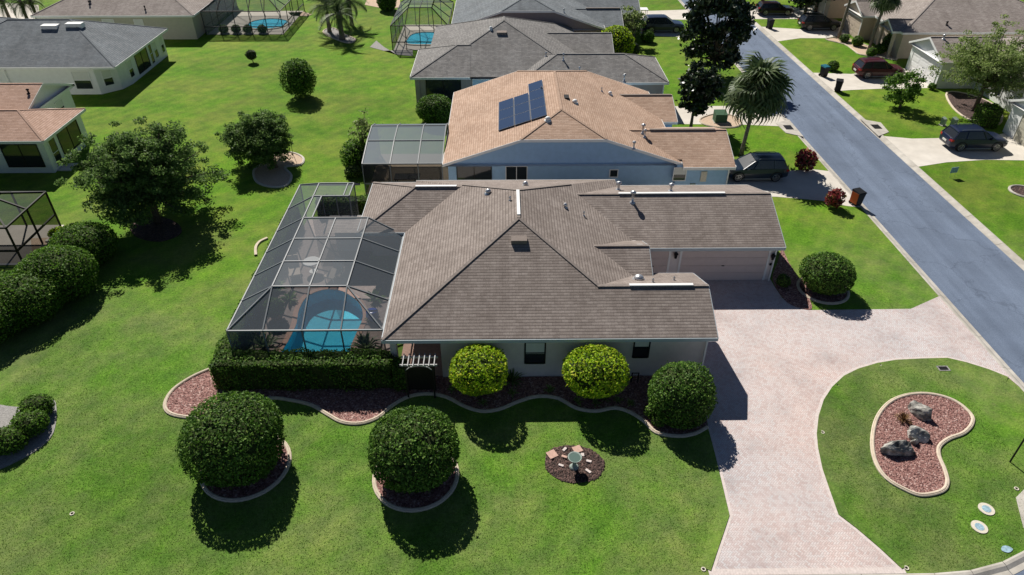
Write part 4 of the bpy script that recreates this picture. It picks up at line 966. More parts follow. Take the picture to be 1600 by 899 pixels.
# side bed between garage and lawn
sb = PX([(1207, 437), (1215, 410), (1222, 390), (1232, 410), (1250, 440), (1262, 462), (1268, 484), (1243, 480), (1224, 467)])
bed(crv(sb, True, 3), 'redrock', 'redchip', 300, curb=False)
# ------------------------------------------------------------------ clipped shrubs of the near house
shrub('clipped_ball_shrub', 'largest dark green clipped ball shrub in a curbed ring on the lawn', 'shrub', (b1.x-.2, b1.y+.12), (1.92, 1.9, 1.55), 1.6, 'dark', .08, 300, exp=1.25, trunk=(.08, 4, 1.2))
shrub('clipped_ball_shrub', 'dark green clipped ball shrub in curbed ring on lawn, below the garden arbour', 'shrub', (b2.x, b2.y+.1), (1.78, 1.75, 1.42), 1.62, 'dark', .08, 300, cut=.32, exp=1.15, trunk=(.08, 5, 1.3), amp=.07)
q = G(749, 622); shrub('lollipop_shrub', 'lime green mushroom shaped shrub on stem between arbour and tall window', 'shrub', q, (1.32, 1.3, 1.1), 1.6, 'lime', .085, 270, cut=.45, trunk=(.06, 5, .9), amp=.16, exp=1.15, taper=.6, core=.78)
q = G(927, 624); shrub('lollipop_shrub', 'lime green mushroom shaped shrub on stem between the two front wall windows', 'shrub', q, (1.5, 1.4, 1.18), 1.6, 'lime', .085, 270, cut=.4, trunk=(.06, 5, .9), amp=.16, exp=1.15, taper=.6, core=.78)
q = G(1059, 648); shrub('clipped_ball_shrub', 'clipped ball shrub at the house corner beside the paver driveway', 'shrub', q, (1.45, 1.45, 1.35), 1.3, 'dark', .075, 300, exp=1.1, trunk=(.07, 4, 1.0))
shrub('clipped_ball_shrub', 'clipped ball shrub on the lawn beside the double garage', 'shrub', (b6.x, b6.y), (1.42, 1.4, 1.05), 1.12, 'dark', .075, 290, exp=1.1, trunk=(.07, 4, 1.0))
for lb, px, py, s_ in (('low round shrub at the foot of the driveway corner ball shrub', 1017, 650, .34), ('tiny round shrub against the curbing by the driveway corner ball', 1028, 664, .3)):
    q = G(px, py); shrub('small_shrub', lb, 'shrub', q, (s_, s_, s_), s_*.8, 'mid', .06, 300)
for i, (px, py, s_) in enumerate(((800, 617, .3), (858, 611, .3), (902, 630, .28), (930, 633, .3), (945, 626, .3), (965, 628, .28), (985, 632, .26), (755, 632, .26), (706, 612, .28))):
    q = G(px, py); spiky('bedding_plant', 'small tufted plant in shaded bed under the front wall', 'plant', q, 20, s_+.15, 'pale', .03, group='tufted plants under the front wall', wd=.03)
q = G(800, 597); spiky('ornamental_grass', 'dark ornamental grass clump beside the left lime green shrub', 'plant', q, 70, .95, 'oak', .03, wd=.025)
q = G(1222, 447); shrub('small_shrub', 'small dark shrub tucked beside the garage corner', 'shrub', q, (.4, .4, .4), .35, 'dark', .06, 260)
# garden arbour
q = G(660, 616); t = thing('garden_arbour', 'white topped garden arbour at the side gate', 'arbour', q)
for sx in (-.62, .62):
    for sy in (-.25, .25): k = MB(); k.box(sx-.035, sx+.035, sy-.035, sy+.035, 0, 2.05); k.build('post', MT['bronze'], t, world=False)
for sy in (-.27, .27): k = MB(); k.box(-.85, .85, sy-.025, sy+.025, 2.05, 2.14); k.build('rail', MT['arbour'], t, world=False)
for i in range(7): k = MB(); x = -.72+i*.24; k.box(x-.02, x+.02, -.42, .42, 2.14, 2.2); k.build('slat', MT['arbour'], t, world=False)
for sx in (-1, 1):
    k = MB(); k.tube([(sx*.6, -.27, 1.8), (sx*.4, -.27, 1.98), (0, -.27, 2.06)], .02, 6); k.build('brace', MT['white'], t, world=False)
k = MB()
k.box(-.58, .58, .2, .24, .1, 1.5); k.build('gate', MT['bronze'], t, world=False)
# pipes at the wall foot
t = thing('backflow_pipe', 'dark looped backflow pipe standing against the front wall', 'pipe', G(991, 598)); k = MB(); k.tube([(-.16, 0, -.02), (-.16, 0, .62), (.16, 0, .62), (.16, 0, -.02)], .035, 8); k.build('pipe', MT['bronze'], t, world=False)
k = MB(); k.lathe([(.06, .26), (.06, .36)], 8, (-.16, 0, 0)); k.build('valve', MT['bronze'], t, world=False)
# birdbath and loose pavers
q = G(897, 731); t = thing('birdbath', 'grey green stone birdbath on the dark mulch bed', 'birdbath', (q.x, q.y, .02)); t.scale = (.82, .82, .82)
k = MB(); k.lathe([(.001, 0), (.24, 0), (.25, .05), (.16, .1), (.11, .2), (.09, .4), (.12, .58), (.16, .66), (.001, .66)], 18); k.build('pedestal', MT['bath'], t, world=False, smooth=True)
k = MB(); k.lathe([(.001, .64), (.18, .65), (.33, .74), (.37, .8), (.33, .8), (.27, .73), (.001, .7)], 22); o = k.build('bowl', MT['bath'], t, world=False, smooth=True)
k = MB(); k.lathe([(.31, .765), (.001, .765)], 22); k.build('water', MT['bathwater'], o, world=False)
for i, (px, py, sz, rz, mt_, lb, cat) in enumerate(((862.5, 712, (.4, .4), .5, 'paverblock', 'square pink paver slab at the mulch rim away from the birdbath', 'paver'), (902, 704, (.38, .36), .4, 'paverblock', 'square pink paver slab right behind the birdbath', 'paver'), (882, 704, (.22, .11), .9, 'palepaver', 'pale brick lying upright of the birdbath', 'brick'), (881.5, 715.5, (.24, .11), -.4, 'paverblock', 'pinkish brick lying half buried next to the birdbath', 'brick'), (910, 712.5, (.14, .17), 0, 'palepaver', 'pale brick lying on mulch around the birdbath', 'brick'), (920, 722.5, (.22, .11), -.3, 'palepaver', 'pale brick lying on mulch around the birdbath', 'brick'), (876.5, 729, (.22, .1), -.4, 'palepaver', 'pale brick lying on mulch around the birdbath', 'brick'), (919, 738, (.26, .11), -.75, 'palepaver', 'pale brick lying on mulch around the birdbath', 'brick'))):
    q = G(px, py); k = MB(); k.box(-sz[0]/2, sz[0]/2, -sz[1]/2, sz[1]/2, 0, .07); o = k.build('paver_slab' if cat == 'paver' else 'loose_brick', MT[mt_]); o.location = (q.x, q.y, .025); o.rotation_euler = (0, 0, rz)
    lb = 'pale brick lying on mulch around the birdbath' if (cat == 'brick' and mt_ == 'palepaver') else lb
    tag(o, lb, cat, 'pale bricks around the birdbath' if (cat == 'brick' and mt_ == 'palepaver') else None)
# boulders on the island bed
def boulder(label, px, py, r, rz, seed, group=None):
    q = G(px, py); me = bpy.data.meshes.new('boulder'); bm_ = bmesh.new(); bmesh.ops.create_icosphere(bm_, subdivisions=4, radius=1)
    rr = np.random.default_rng(seed); dirs = [Vector(v).normalized() for v in rr.normal(size=(26, 3))]; offs = rr.uniform(.6, 1.02, 26)
    for v in bm_.verts:
        n_ = v.co.normalized(); lim = 1.15
        for d, o_ in zip(dirs, offs):
            c = n_.dot(d)
            if c > .15: lim = min(lim, o_/c)
        pit = .05*math.sin(9*n_.x+seed)*math.sin(8*n_.y)*math.sin(11*n_.z+1)
        v.co = Vector((n_.x*r[0], n_.y*r[1], n_.z*r[2]))*(lim+pit)
        v.co.z = max(v.co.z, -.12)
    bm_.to_mesh(me); bm_.free(); o = link('boulder', me, MT['rock']); o.location = (q.x, q.y, .1); o.rotation_euler = (0, 0, rz); tag(o, label, 'boulder', group); return o
boulder('tall grey boulder at the rounded head of the kidney shaped bed', 1435, 648, (.36, .72, .62), .55, 3)
o = boulder('pale pitted boulder in the middle of three on the red rock bed', 1429, 683, (.5, .36, .42), -.3, 5); o.data.materials[0] = MT['rockpale']
boulder('long dark grey boulder lowest of three on the red rock bed', 1402, 706, (.78, .42, .55), .12, 8)
boulder('small pale stone touching the long dark boulder', 1428, 694, (.2, .14, .2), .2, 11)
q = G(1411, 658); spiky('ornamental_grass', 'russet tufted plant next to the tall grey boulder', 'plant', q, 70, .6, 'russet', .03, wd=.022)
# small fittings in the lawn
for i, (px, py, lb) in enumerate(((1541, 796, 'round concrete utility lid with blue paint nearer the boulder bed'), (1530, 824, 'round concrete utility lid with blue paint nearer the kerb'))):
    q = G(px, py); t = thing('manhole_cover', lb, 'manhole cover', (q.x, q.y, 0)); k = MB(); k.lathe([(.3, 0), (.3, .03), (.001, .03)], 24); k.build('collar', MT['lidwhite'], t, world=False); k = MB(); k.lathe([(.17, .03), (.17, .037), (.001, .037)], 20); k.build('cover', MT['bluepaint'], t, world=False)
q = G(1572, 858); k = MB(); k.prism(crv([(q.x-.22, q.y-.08), (q.x, q.y-.17), (q.x+.24, q.y-.02), (q.x+.1, q.y+.12), (q.x-.1, q.y+.1)], True, 4), None, .026); k.build('paint_mark', MT['bluepaint'], kind='structure')
for lb, px, py in (('sprinkler head ring in the lawn where drive foot meets the side kerb', 1416, 888), ('sprinkler head ring at the drive corner by the side street', 1099, 890), ('sprinkler head at the island lawn edge beside the driveway', 1308, 602), ('sprinkler head at the island lawn rim near driveway bend', 1375, 570), ('sprinkler head ring halfway along the island lawn edge', 1285, 676), ('sprinkler head standing alone on the open lawn', 113, 803), ('sprinkler head by the kerb ramp corner', 1588, 764)):
    q = G(px, py); t = thing('sprinkler_head', lb, 'sprinkler', (q.x, q.y, 0)); k = MB(); k.lathe([(.09, 0), (.09, .03), (.055, .03), (.055, .012)], 16); k.build('collar', MT['lidwhite'], t, world=False, smooth=False); k = MB(); k.lathe([(.03, 0), (.03, .05), (.001, .06)], 10); k.build('nozzle', MT['dark'], t, world=False)
q = G(1474, 576); t = thing('meter_box', 'dark sunken meter box in island lawn beside the drive apron', 'meter box', (q.x, q.y, 0)); k = MB(); k.box(-.28, .28, -.18, .18, 0, .02); k.build('rim', MT['greygravel'], t, world=False); k = MB(); k.box(-.22, .2, -.12, .12, .02, .03); k.build('lid', MT['dark'], t, world=False)
q = G(1578, 722); t = thing('street_sign', 'dark street sign post at the corner of the island lawn', 'sign post', (q.x, q.y, 0))
k = MB(); k.tube([(0, 0, -.02), (0, 0, 2.9)], .035, 8); k.build('post', MT['bronze'], t, world=False); k = MB(); k.box(-.4, .4, -.015, .015, 2.5, 2.7); k.build('sign_blade', MT['utility'], t, world=False); k = MB(); k.box(-.015, .015, -.4, .4, 2.72, 2.92); k.build('sign_blade', MT['utility'], t, world=False)
sheet('pavement', PX([(1587, 778), (1600, 765), (1640, 760), (1640, 800), (1599, 826)]), .014, MT['concrete'])
# ------------------------------------------------------------------ blue house with tan roof
H2 = House('house', 'blue walled house with tan shingle roof and solar panels', (4, 50), 'roof_orange', 'wall_blue')
H2.block(-4.2, 12.0, 43.1, 56.6, 2.7, .335, 'y', 'gable', 'gable', fascia='lr', clip=.95, oh=.32)
H2.block(7.5, 15.6, 43.45, 48.89, 2.802, .36, 'x', 'open', 'gable', fascia='b', oh=.3)
H2.R.slope([(12.05, 42.75, 2.55), (15.6, 42.75, 2.55), (15.6, 43.45, 2.802), (12.05, 43.45, 2.802)]); H2.Fa.box(12.05, 15.6, 42.71, 42.748, 2.35, 2.545); H2.Fa.box(15.602, 15.635, 42.75, 43.45, 2.36, 2.6)
H2.So.poly([(12.05, 42.76, 2.37), (12.05, 43.45, 2.37), (15.59, 43.45, 2.37), (15.59, 42.76, 2.37)]); H2.W.box(11.7, 15.3, 43.05, 44.2, -.05, 2.6)
H2.block(7.5, 13.2, 50.4, 56.2, 2.6, .36, 'x', 'open', 'gable', fascia='fb', oh=.3)
H2.finish()
c = GY(741, 272, 43.4); H2.window((c.x, 43.42, 1.55), '-y', 2.3, 1.7, 'glass', 'bronze', 0, 0, 1, 'sliding_window')
c = GY(807, 275, 43.4); H2.window((c.x, 43.42, 1.4), '-y', 1.4, 1.9, 'glass', 'white', 0, 0, 1)
c = GY(959, 271, 43.4); H2.window((c.x, 43.42, c.z), '-y', .5, .5, 'glass', 'white', 0, 0)
c = GY(1062, 272, 43.05); H2.window((c.x, 43.05, c.z), '-y', .8, .9, 'glass', 'white', .55, 0)
c = GY(1099, 276, 43.05); k = MB(); k.box(c.x-.2, c.x+.2, 42.95, 43.05, c.z-.35, c.z+.4); k.build('electric_panel', MT['lidwhite'], H2.t)
for dx in (-.55, -.75): k = MB(); k.box(c.x+dx-.08, c.x+dx+.08, 42.96, 43.05, .4, 1.2); k.build('meter_box', MT['utility_grey'], H2.t)
H2.downspout(15.24, 42.95, 2.35)
for q in ((898, 161, .17), (856, 188, .17), (953, 148, .14)): H2.dome(q[0], q[1], q[2], 'white')
for q in ((1004, 208, .55, .07, .16), (1007, 214, .45, .06, .12), (990, 232, .4, .06, .13), (846, 141, .2, .05, .06), (940, 143, .2, .05, .06)): H2.pipe(q[0], q[1], q[2], q[3], q[4])
H2.boxvent(885, 153, .35, .5, .1, 'dark')
H2.bar((8.6, 53.3, 3.62), (13.1, 53.3, 3.62), .2, .05, .04, 'ridge_vent', 'ventbrown'); H2.bar((10.2, 46.17, 3.78), (14.8, 46.17, 3.78), .2, .05, .04, 'ridge_vent', 'ventbrown')
# solar panels on the slope facing the back lawn
sz = lambda x: 2.7+.335*(x+4.2)+.12
cols_x = [-.45, .68, 1.8, 2.9]; rows_y = [45.5, 49.35, 51.1, 52.85]
for i in range(3):
    for j in range(4):
        if j == 3 and i < 2: continue
        x0_, x1_ = cols_x[i]+.02, cols_x[i+1]-.02; y0_ = rows_y[0]+j*1.75+.02; y1_ = y0_+1.71
        t = thing('solar_panel', 'dark blue solar panel alone in the top row of the roof array' if j == 3 else 'dark blue solar panel in the array on the tan shingle roof', 'solar panel', (x0_, y0_, sz(x0_)), group=None if j == 3 else 'solar panels on the blue house')
        k = MB(); k.hexa([Vector(v) for v in ((x0_, y0_, sz(x0_)-.04), (x1_, y0_, sz(x1_)-.04), (x1_, y1_, sz(x1_)-.04), (x0_, y1_, sz(x0_)-.04), (x0_, y0_, sz(x0_)), (x1_, y0_, sz(x1_)), (x1_, y1_, sz(x1_)), (x0_, y1_, sz(x0_)))]); k.build('frame', MT['steeldark'], t)
        k = MB(); e = .022; k.poly([(x0_+e, y0_+e, sz(x0_+e)+.005), (x1_-e, y0_+e, sz(x1_-e)+.005), (x1_-e, y1_-e, sz(x1_-e)+.005), (x0_+e, y1_-e, sz(x0_+e)+.005)]); k.build('cells', MT['solar'], t)
        k = MB()
        for xx in (x0_+.15, x1_-.15):
            for yy in (y0_+.3, y1_-.3): k.box(xx-.03, xx+.03, yy-.03, yy+.03, sz(xx)-.3, sz(xx)-.035)
        k.build('mount', MT['alu'], t)
# its arched screen cage
xs = [-9.75, -7.85, -5.95, -4.3]; arch = [(43.6, 2.5), (46.3, 3.0), (48.6, 3.15), (49.9, 2.75), (50.4, 2.3)]
B = []; P = []
for x in xs:
    for a, b in zip(arch[:-1], arch[1:]): B.append(((x, a[0], a[1]), (x, b[0], b[1])))
    B.append(((x, 43.6, 0), (x, 43.6, 2.5)))
for x in (xs[0],): B.append(((x, 50.4, 0), (x, 50.4, 2.3)))
for y, z in (arch[0], arch[1], arch[2], arch[4]): B.append(((xs[0], y, z), (xs[-1], y, z)))
B.append(((xs[0], 43.6, 1.0), (xs[-1], 43.6, 1.0)))
for x0_, x1_ in zip(xs[:-1], xs[1:]):
    for a, b in zip(arch[:-1], arch[1:]): P.append([(x0_, a[0], a[1]), (x1_, a[0], a[1]), (x1_, b[0], b[1]), (x0_, b[0], b[1])])
PW = []
for x0_, x1_ in zip(xs[:-1], xs[1:]): PW.append([(x0_, 43.6, 0), (x1_, 43.6, 0), (x1_, 43.6, 2.5), (x0_, 43.6, 2.5)])
PW.append([(xs[0], q[0], 0) for q in (arch[0], arch[-1])]+[(xs[0], q[0], q[1]) for q in arch[::-1]])
tc = cage('patio_cage', 'arched grey screen enclosure attached to the blue house', (-7, 47), B, P, 'alu', 'screen_arch', .07, .09)
k = MB()
for x0_, x1_ in zip(xs[:-1], xs[1:]): pass
for p in PW: k = MB(); k.poly(p); k.build('screen_panel', MT['screen_dark'], tc)
sheet('patio', [(-9.8, 43.5), (-4, 43.5), (-4, 50.5), (-9.8, 50.5)], .02, MT['tandeck'])
def simple_table(label, x, y):
    t = thing('patio_table', label, 'table', (x, y, .02)); k = MB(); k.box(-.9, .9, -.45, .45, .68, .74); k.build('tabletop', MT['bronze'], t, world=False)
    for sx in (-.8, .8):
        for sy in (-.38, .38): k = MB(); k.box(sx-.03, sx+.03, sy-.03, sy+.03, 0, .69); k.build('leg', MT['bronze'], t, world=False)
simple_table('dark rectangular table under the arched enclosure', -7.0, 45.2)
t = spiky('potted_palm', 'teal green potted palm inside the arched enclosure', 'plant', (-4.9, 44.6), 26, 1.3, 'palm', .02, wd=.06)
t = shrub('small_shrub', 'low dark clipped shrub against the blue wall', 'shrub', (GY(1003, 291, 42.4).x, 42.4), (.85, .5, .55), .5, 'dark', .08, 160)
# ------------------------------------------------------------------ grey roofed house behind
H3 = House('house', 'taupe walled house with dark grey shingle hip roof behind the tan roofed one', (0, 67), 'roof_grey', 'wall_taupe')
H3.block(-7.2, 7.2, 60.3, 76.0, 2.7, .4, 'y', 'hip', 'hip', fascia='rb', trim=(.55, .3, 0, 0))
H3.block(-8.25, -3.0, 60.25, 68.2, 2.7, .4, 'x', 'hip', 'open', fascia='flb')
H3.block(1.2, 14.15, 58.75, 65.7, 2.7, .4, 'x', 'hip', 'hip', fascia='fbr')
H3.block(2, 10.4, 66.4, 72.0, 2.8, .4, 'x', 'open', 'gable', fascia='fb')
H3.finish()
k = MB(); k.box(-7.85, -7.5, 60.5, 60.62, 0, 2.5); k.build('porch_post', MT['wall_taupe'], H3.t)
c = GY(703, 138, 60.6); H3.window((c.x-.55, 60.6, 1.3), '-y', 3.0, 2.2, 'glass', 'bronze', 0, 0, 1, 'lanai_screen')
c = GY(756, 130, 60.6); H3.window((c.x, 60.6, 1.7), '-y', 1.9, 1.3, 'glass_blue', 'white', 0, 0, 1)
H3.boxvent(784, 52, .9, .4, .12); H3.dome(767, 46, .14, 'white')
for q in ((853, 88, .25, .06, .1), (880, 94, .5, .06, .1), (905, 119, .7, .05, .1), (975, 127, .5, .07, .14)): H3.pipe(*q)
H3.downspout(13.78, 58.95, 2.5)
# ------------------------------------------------------------------ mauve gabled house beyond
H4 = House('house', 'mauve gable walled house with blue grey roof beyond the grey hip roof', (2, 82), 'roof_blue', 'wall_mauve')
H4.block(-5.6, 10.6, 75.0, 92, 2.7, .335, 'y', 'gable', 'gable', fascia='lr', clip=.9)
H4.block(6, 12.7, 75.5+.6, 82, 2.6, .36, 'x', 'open', 'gable', fascia='fb'); H4.block(6, 15.3, 80.6, 88, 2.6, .36, 'x', 'open', 'gable', fascia='fb')
H4.finish(); H4.pipe(881, 20, .3, .06, .1)
H4.bar((8.9, 79.05, 3.7), (12.6, 79.05, 3.7), .2, .06, .04, 'ridge_vent', 'ventbrown'); H4.bar((9, 84.3, 3.95), (15.2, 84.3, 3.95), .2, .06, .04, 'ridge_vent', 'ventbrown')
def box_cage(name, label, x0, x1, y0, y1, z0, z1, ins, nx, ny, frame, scr, roofscr=None, wd=.09):
    B = []; P = []
    X = [x0+(x1-x0)*i/nx for i in range(nx+1)]; Y = [y0+(y1-y0)*i/ny for i in range(ny+1)]
    cl_ = lambda x, y: (max(x0+ins, min(x1-ins, x)), max(y0+ins, min(y1-ins, y)), z1)
    for a, b in (((x0, y0), (x1, y0)), ((x0, y1), (x1, y1)), ((x0, y0), (x0, y1)), ((x1, y0), (x1, y1))): B.append(((*a, z0), (*b, z0)))
    for a, b in (((x0, y0), (x1, y0)), ((x0, y0), (x0, y1)), ((x1, y0), (x1, y1))): B.append(((*a, .9), (*b, .9)))
    for x in X:
        B += [((x, y0, 0), (x, y0, z0)), ((x, y0, z0), cl_(x, y0)), (cl_(x, y0), cl_(x, y1)), (cl_(x, y1), (x, y1, z0)), ((x, y1, 0), (x, y1, z0))]
    for y in Y[1:-1]: B += [((x0, y, 0), (x0, y, z0)), ((x0, y, z0), cl_(x0, y)), (cl_(x0, y), cl_(x1, y)), (cl_(x1, y), (x1, y, z0)), ((x1, y, 0), (x1, y, z0))]
    B += [(cl_(x0, y0), cl_(x1, y0)), (cl_(x0, y0), cl_(x0, y1)), (cl_(x1, y0), cl_(x1, y1)), (cl_(x0, y1), cl_(x1, y1))]
    for a, b in zip(X[:-1], X[1:]):
        P += [[(a, y0, 0), (b, y0, 0), (b, y0, z0), (a, y0, z0)], [(a, y0, z0), (b, y0, z0), cl_(b, y0), cl_(a, y0)], [(a, y1, z0), (b, y1, z0), cl_(b, y1), cl_(a, y1)]]
        for c, d in zip(Y[:-1], Y[1:]): P.append([cl_(a, c), cl_(b, c), cl_(b, d), cl_(a, d)])
    for a, b in zip(Y[:-1], Y[1:]):
        for x in (x0, x1): P += [[(x, a, 0), (x, b, 0), (x, b, z0), (x, a, z0)], [(x, a, z0), (x, b, z0), cl_(x, b), cl_(x, a)]]
    return cage(name, label, ((x0+x1)/2, (y0+y1)/2), B, P, frame, scr, wd, wd*1.2)
box_cage('pool_cage', 'pale screen roofed pool enclosure attached to the mauve house', -12.1, -5.95, 76.6, 86.5, 2.6, 4.0, 1.8, 4, 3, 'bronze', 'screen_far', wd=.07)
def far_pool(label, pts, deck):
    sheet('pool_deck', deck, .03, MT['slab']); t = thing('swimming_pool', label, 'pool', (*[sum(c)/len(pts) for c in zip(*pts)], 0)); pp = crv(pts, True, 4)
    k = MB(); k.prism(pp, .0, .045); k.build('basin', MT['poolfloor'], t); k = MB(); k.prism(pp, None, .1); k.build('water', MT['water'], t)
    k = MB(); sweep(k, pp, [(-.18, .03), (-.18, .12), (.1, .12), (.1, .03)], True); k.build('coping', MT['slab'], t)
far_pool('bright blue pool inside the pale enclosure of the mauve house', [(-11, 79.2), (-9.8, 78.4), (-7.5, 78.6), (-6.6, 80), (-6.8, 82), (-8.5, 83.2), (-10.6, 82.5)], [(-12, 76.7), (-6, 76.7), (-6, 86.4), (-12, 86.4)])
bed(PX([(578, 74), (588, 64), (600, 74), (620, 86), (645, 88), (645, 78), (600, 80)]), 'greygravel', curb=False)
# ------------------------------------------------------------------ white house with blue grey roof
H5 = House('house', 'white walled house with wide blue grey hip roof and angled bay corner', (-42, 69), 'roof_blue', 'wall_white')
H5.block(-53.5, -35.3, 63.3, 75.6, 2.7, .42, 'x', 'hip', 'hip', walls=False)
H5.block(-62, -48, 66, 78, 2.7, .42, 'x', 'hip', 'hip')
wp = [(-53, 63.75), (-37.6, 63.75), (-36.2, 65.1), (-35.85, 66.5), (-35.85, 75.2), (-53, 75.2)]
for a, b in zip(wp, wp[1:]+wp[:1]): H5.W.poly([(*a, -.05), (*b, -.05), (*b, 2.52), (*a, 2.52)])
H5.finish()
H5.window((-38.9, 63.75, 1.35), '-y', 1.5, 1.6, 'glass', 'white', .5); H5.window((-35.85, 66.9, 1.35), '+x', .8, 1.5, 'glass', 'white', .5)
H5.window((-35.85, 69.6, 1.35), '+x', 2.6, 1.9, 'glass', 'bronze', 0, 0, 1, 'lanai_screen'); H5.window((-35.85, 71.7, 1.3), '+x', .6, 1.9, 'glass', 'white', 0, 1); H5.window((-35.85, 72.8, 1.35), '+x', .7, 1.5, 'glass', 'white', .5); H5.window((-35.85, 74.5, 1.35), '+x', .6, 1.5, 'glass', 'white', .5)
k = MB(); d = Vector((1.4, 1.35, 0)).normalized(); n_ = Vector((d.y, -d.x, 0)); c = Vector((-36.9, 64.42, 1.35))
k.hexa([c+d*a_+n_*o_+Vector((0, 0, zz)) for zz, a_, o_ in ((-.75, -.45, -.02), (-.75, .45, -.02), (-.75, .45, .04), (-.75, -.45, .04), (.75, -.45, -.02), (.75, .45, -.02), (.75, .45, .04), (.75, -.45, .04))]); o = k.build('window', MT['white'], H5.t)
for z_, mt_ in ((-.36, 'glass'), (.36, 'blind')):
    k = MB(); k.hexa([c+d*a_+n_*o_+Vector((0, 0, zz+z_)) for zz, a_, o_ in ((-.31, -.38, .03), (-.31, .38, .03), (-.31, .38, .05), (-.31, -.38, .05), (.31, -.38, .03), (.31, .38, .03), (.31, .38, .05), (.31, -.38, .05))]); k.build('pane', MT[mt_], o)
for px, py in ((79, 42), (117, 39)):
    q = H5.on(px, py); k = MB(); k.box(q.x-.75, q.x+.75, q.y-.35, q.y+.35, q.z-.25, q.z+.18); k.build('skylight', MT['white'], H5.t)
H5.downspout(-45.6, 63.6, 2.5)
# ------------------------------------------------------------------ beige house at the far corner
H6 = House('house', 'beige walled house with taupe roof beyond the white one', (-44, 88), 'roof_taupe', 'wall_beige')
H6.block(-52.3, -34.4, 80.6, 96, 2.7, .4, 'x', 'hip', 'hip'); H6.finish()
c = GY(168, 31, 80.95); H6.window((c.x, 80.95, 1.5), '-y', 1.2, 1.4, 'blind', 'white', 0, 1); c = GY(216, 33, 80.95); H6.window((c.x, 80.95, 1.4), '-y', .9, 1.5, 'glass', 'white', .55)
for q in ((140, 7, .3), (227, 15, .3), (141, 2, .3)): H6.pipe(*q, .06, .1, mat='dark')
box_cage('pool_cage', 'dark framed pool enclosure attached to the beige far house', -34.3, -25.4, 82.6, 93, 2.6, 4.0, 2.0, 5, 4, 'bronze', 'screen_far', wd=.07)
far_pool('blue pool inside the dark framed enclosure of the beige house', [(-30.5, 85.6), (-28.5, 84.6), (-26.4, 85.5), (-26.2, 88), (-28.5, 89.2), (-30.6, 88)], [(-34.2, 82.7), (-25.5, 82.7), (-25.5, 92.9), (-34.2, 92.9)])
for i, px in enumerate((351, 370, 388, 411)):
    q = G(px, 52); shrub('small_shrub', 'dark round shrub in the row along the far dark framed enclosure', 'shrub', q, (.55, .5, .5), .45, 'dark', .09, 110, group='shrubs along the far enclosure')
# ------------------------------------------------------------------ rose roofed house at the side
H7 = House('house', 'pale blue walled house with rose brown roof and dark lanai screens', (-40, 52), 'roof_pink', 'wall_white')
H7.block(-52, -33.2, 47.2, 53.4, 2.7, .36, 'x', 'hip', 'hip'); H7.block(-52, -36.8, 51, 58.9, 2.75, .36, 'x', 'hip', 'gable'); H7.block(-54, -41, 40, 50, 2.7, .36, 'x', 'hip', 'hip', oh=.35); H7.finish()
H7.window((-35.4, 47.55, 1.4), '-y', 2.6, 1.7, 'glass', 'bronze', 0, 0, 1, 'lanai_screen'); H7.window((-38.9, 47.55, 1.4), '-y', 1.0, 1.7, 'glass', 'white', 0, 1)
H7.window((-33.55, 50.8, 1.4), '+x', 2.8, 1.7, 'glass', 'bronze', 0, 0, 1, 'lanai_screen'); H7.window((-33.55, 48.5, 1.25), '+x', .8, 2.0, 'glass', 'white', 0, 1); H7.window((-37.15, 56.5, 1.4), '+x', 1.0, 1.4, 'glass', 'white', .4)
H7.pipe(45, 146, .25, .07, .12, mat='dark')
k = MB(); q = G(107, 262); k.box(q.x-.5, q.x+.5, q.y-.6, q.y+.6, 0, .08); k.build('step', MT['slab'], H7.t)
# ------------------------------------------------------------------ enclosure at the edge of the side lawn
box_cage('patio_cage', 'black framed screen enclosure beside the clipped hedge mound', -38, -29.2, 35.4, 39.8, 2.5, 3.3, 1.6, 4, 2, 'bronze', 'screen_dark')
sheet('patio', [(-38, 35.2), (-29, 35.2), (-29, 39.9), (-38, 39.9)], .025, MT['slab'])
bed(PX([(48, 373), (88, 372), (95, 392), (60, 406), (40, 420), (52, 405)]), 'sandbed', curb=False)
q = G(86, 376); k = MB(); k.prism(crv([(q.x-.5, q.y-.2), (q.x+.3, q.y-.3), (q.x+.5, q.y+.1), (q.x-.2, q.y+.25)], True, 3), -.01, .12); o = k.build('stepping_stone', MT['slab']); tag(o, 'pale stepping stone on gravel by the hedge mounds', 'stone')
# ------------------------------------------------------------------ houses across the street
H8 = House('house', 'white house across the street with gabled garage behind a leafy tree', (46, 64), 'roof_taupe', 'wall_white')
H8.block(40.6, 56, 64.1, 70.6, 2.6, .42, 'x', 'gable', 'open', fascia='fb', oh=.3); H8.block(44.2, 62, 57.4, 70.4, 2.65, .4, 'x', 'hip', 'hip'); H8.finish()
H8.garage(64.9, 69.7, 40.9, 2.1, '-x', 'white'); H8.pipe(1474, 61, .3, .08, .13)
H8.window((44.55, 61, 1.4), '-x', 1.2, 1.4, 'glass', 'white'); H8.window((47.5, 57.75, 1.4), '-y', 1.2, 1.4, 'glass', 'white')
H9 = House('house', 'tan house across the street with twin front gables and two palms', (48, 78), 'roof_taupe', 'wall_tan')
H9.block(41.0, 60, 73.0, 86.5, 2.75, .4, 'x', 'hip', 'hip', oh=.3); H9.block(40.3, 50, 73.6, 76.9, 2.7, .5, 'x', 'gable', 'open', fascia='fb', oh=.35, walls=False); H9.block(39.6, 50, 79.5, 84.5, 2.7, .42, 'x', 'gable', 'open', fascia='fb', oh=.35); H9.finish()
for y in (73.9, 76.6): k = MB(); k.box(40.55, 40.8, y-.13, y+.13, 0, 2.55); k.build('porch_column', MT['wall_tan'], H9.t)
H9.garage(80.0, 84.0, 39.95, 2.1, '-x', 'wall_tan'); H9.window((41.3, 75.2, 1.4), '-x', 1.0, 1.6, 'glass_blue', 'white'); H9.pipe(1479, 39, .25, .08, .12, mat='dark')
H10 = House('house', 'house across the street with cream garage beside a parked navy car', (46, 50), 'roof_taupe', 'wall_white')
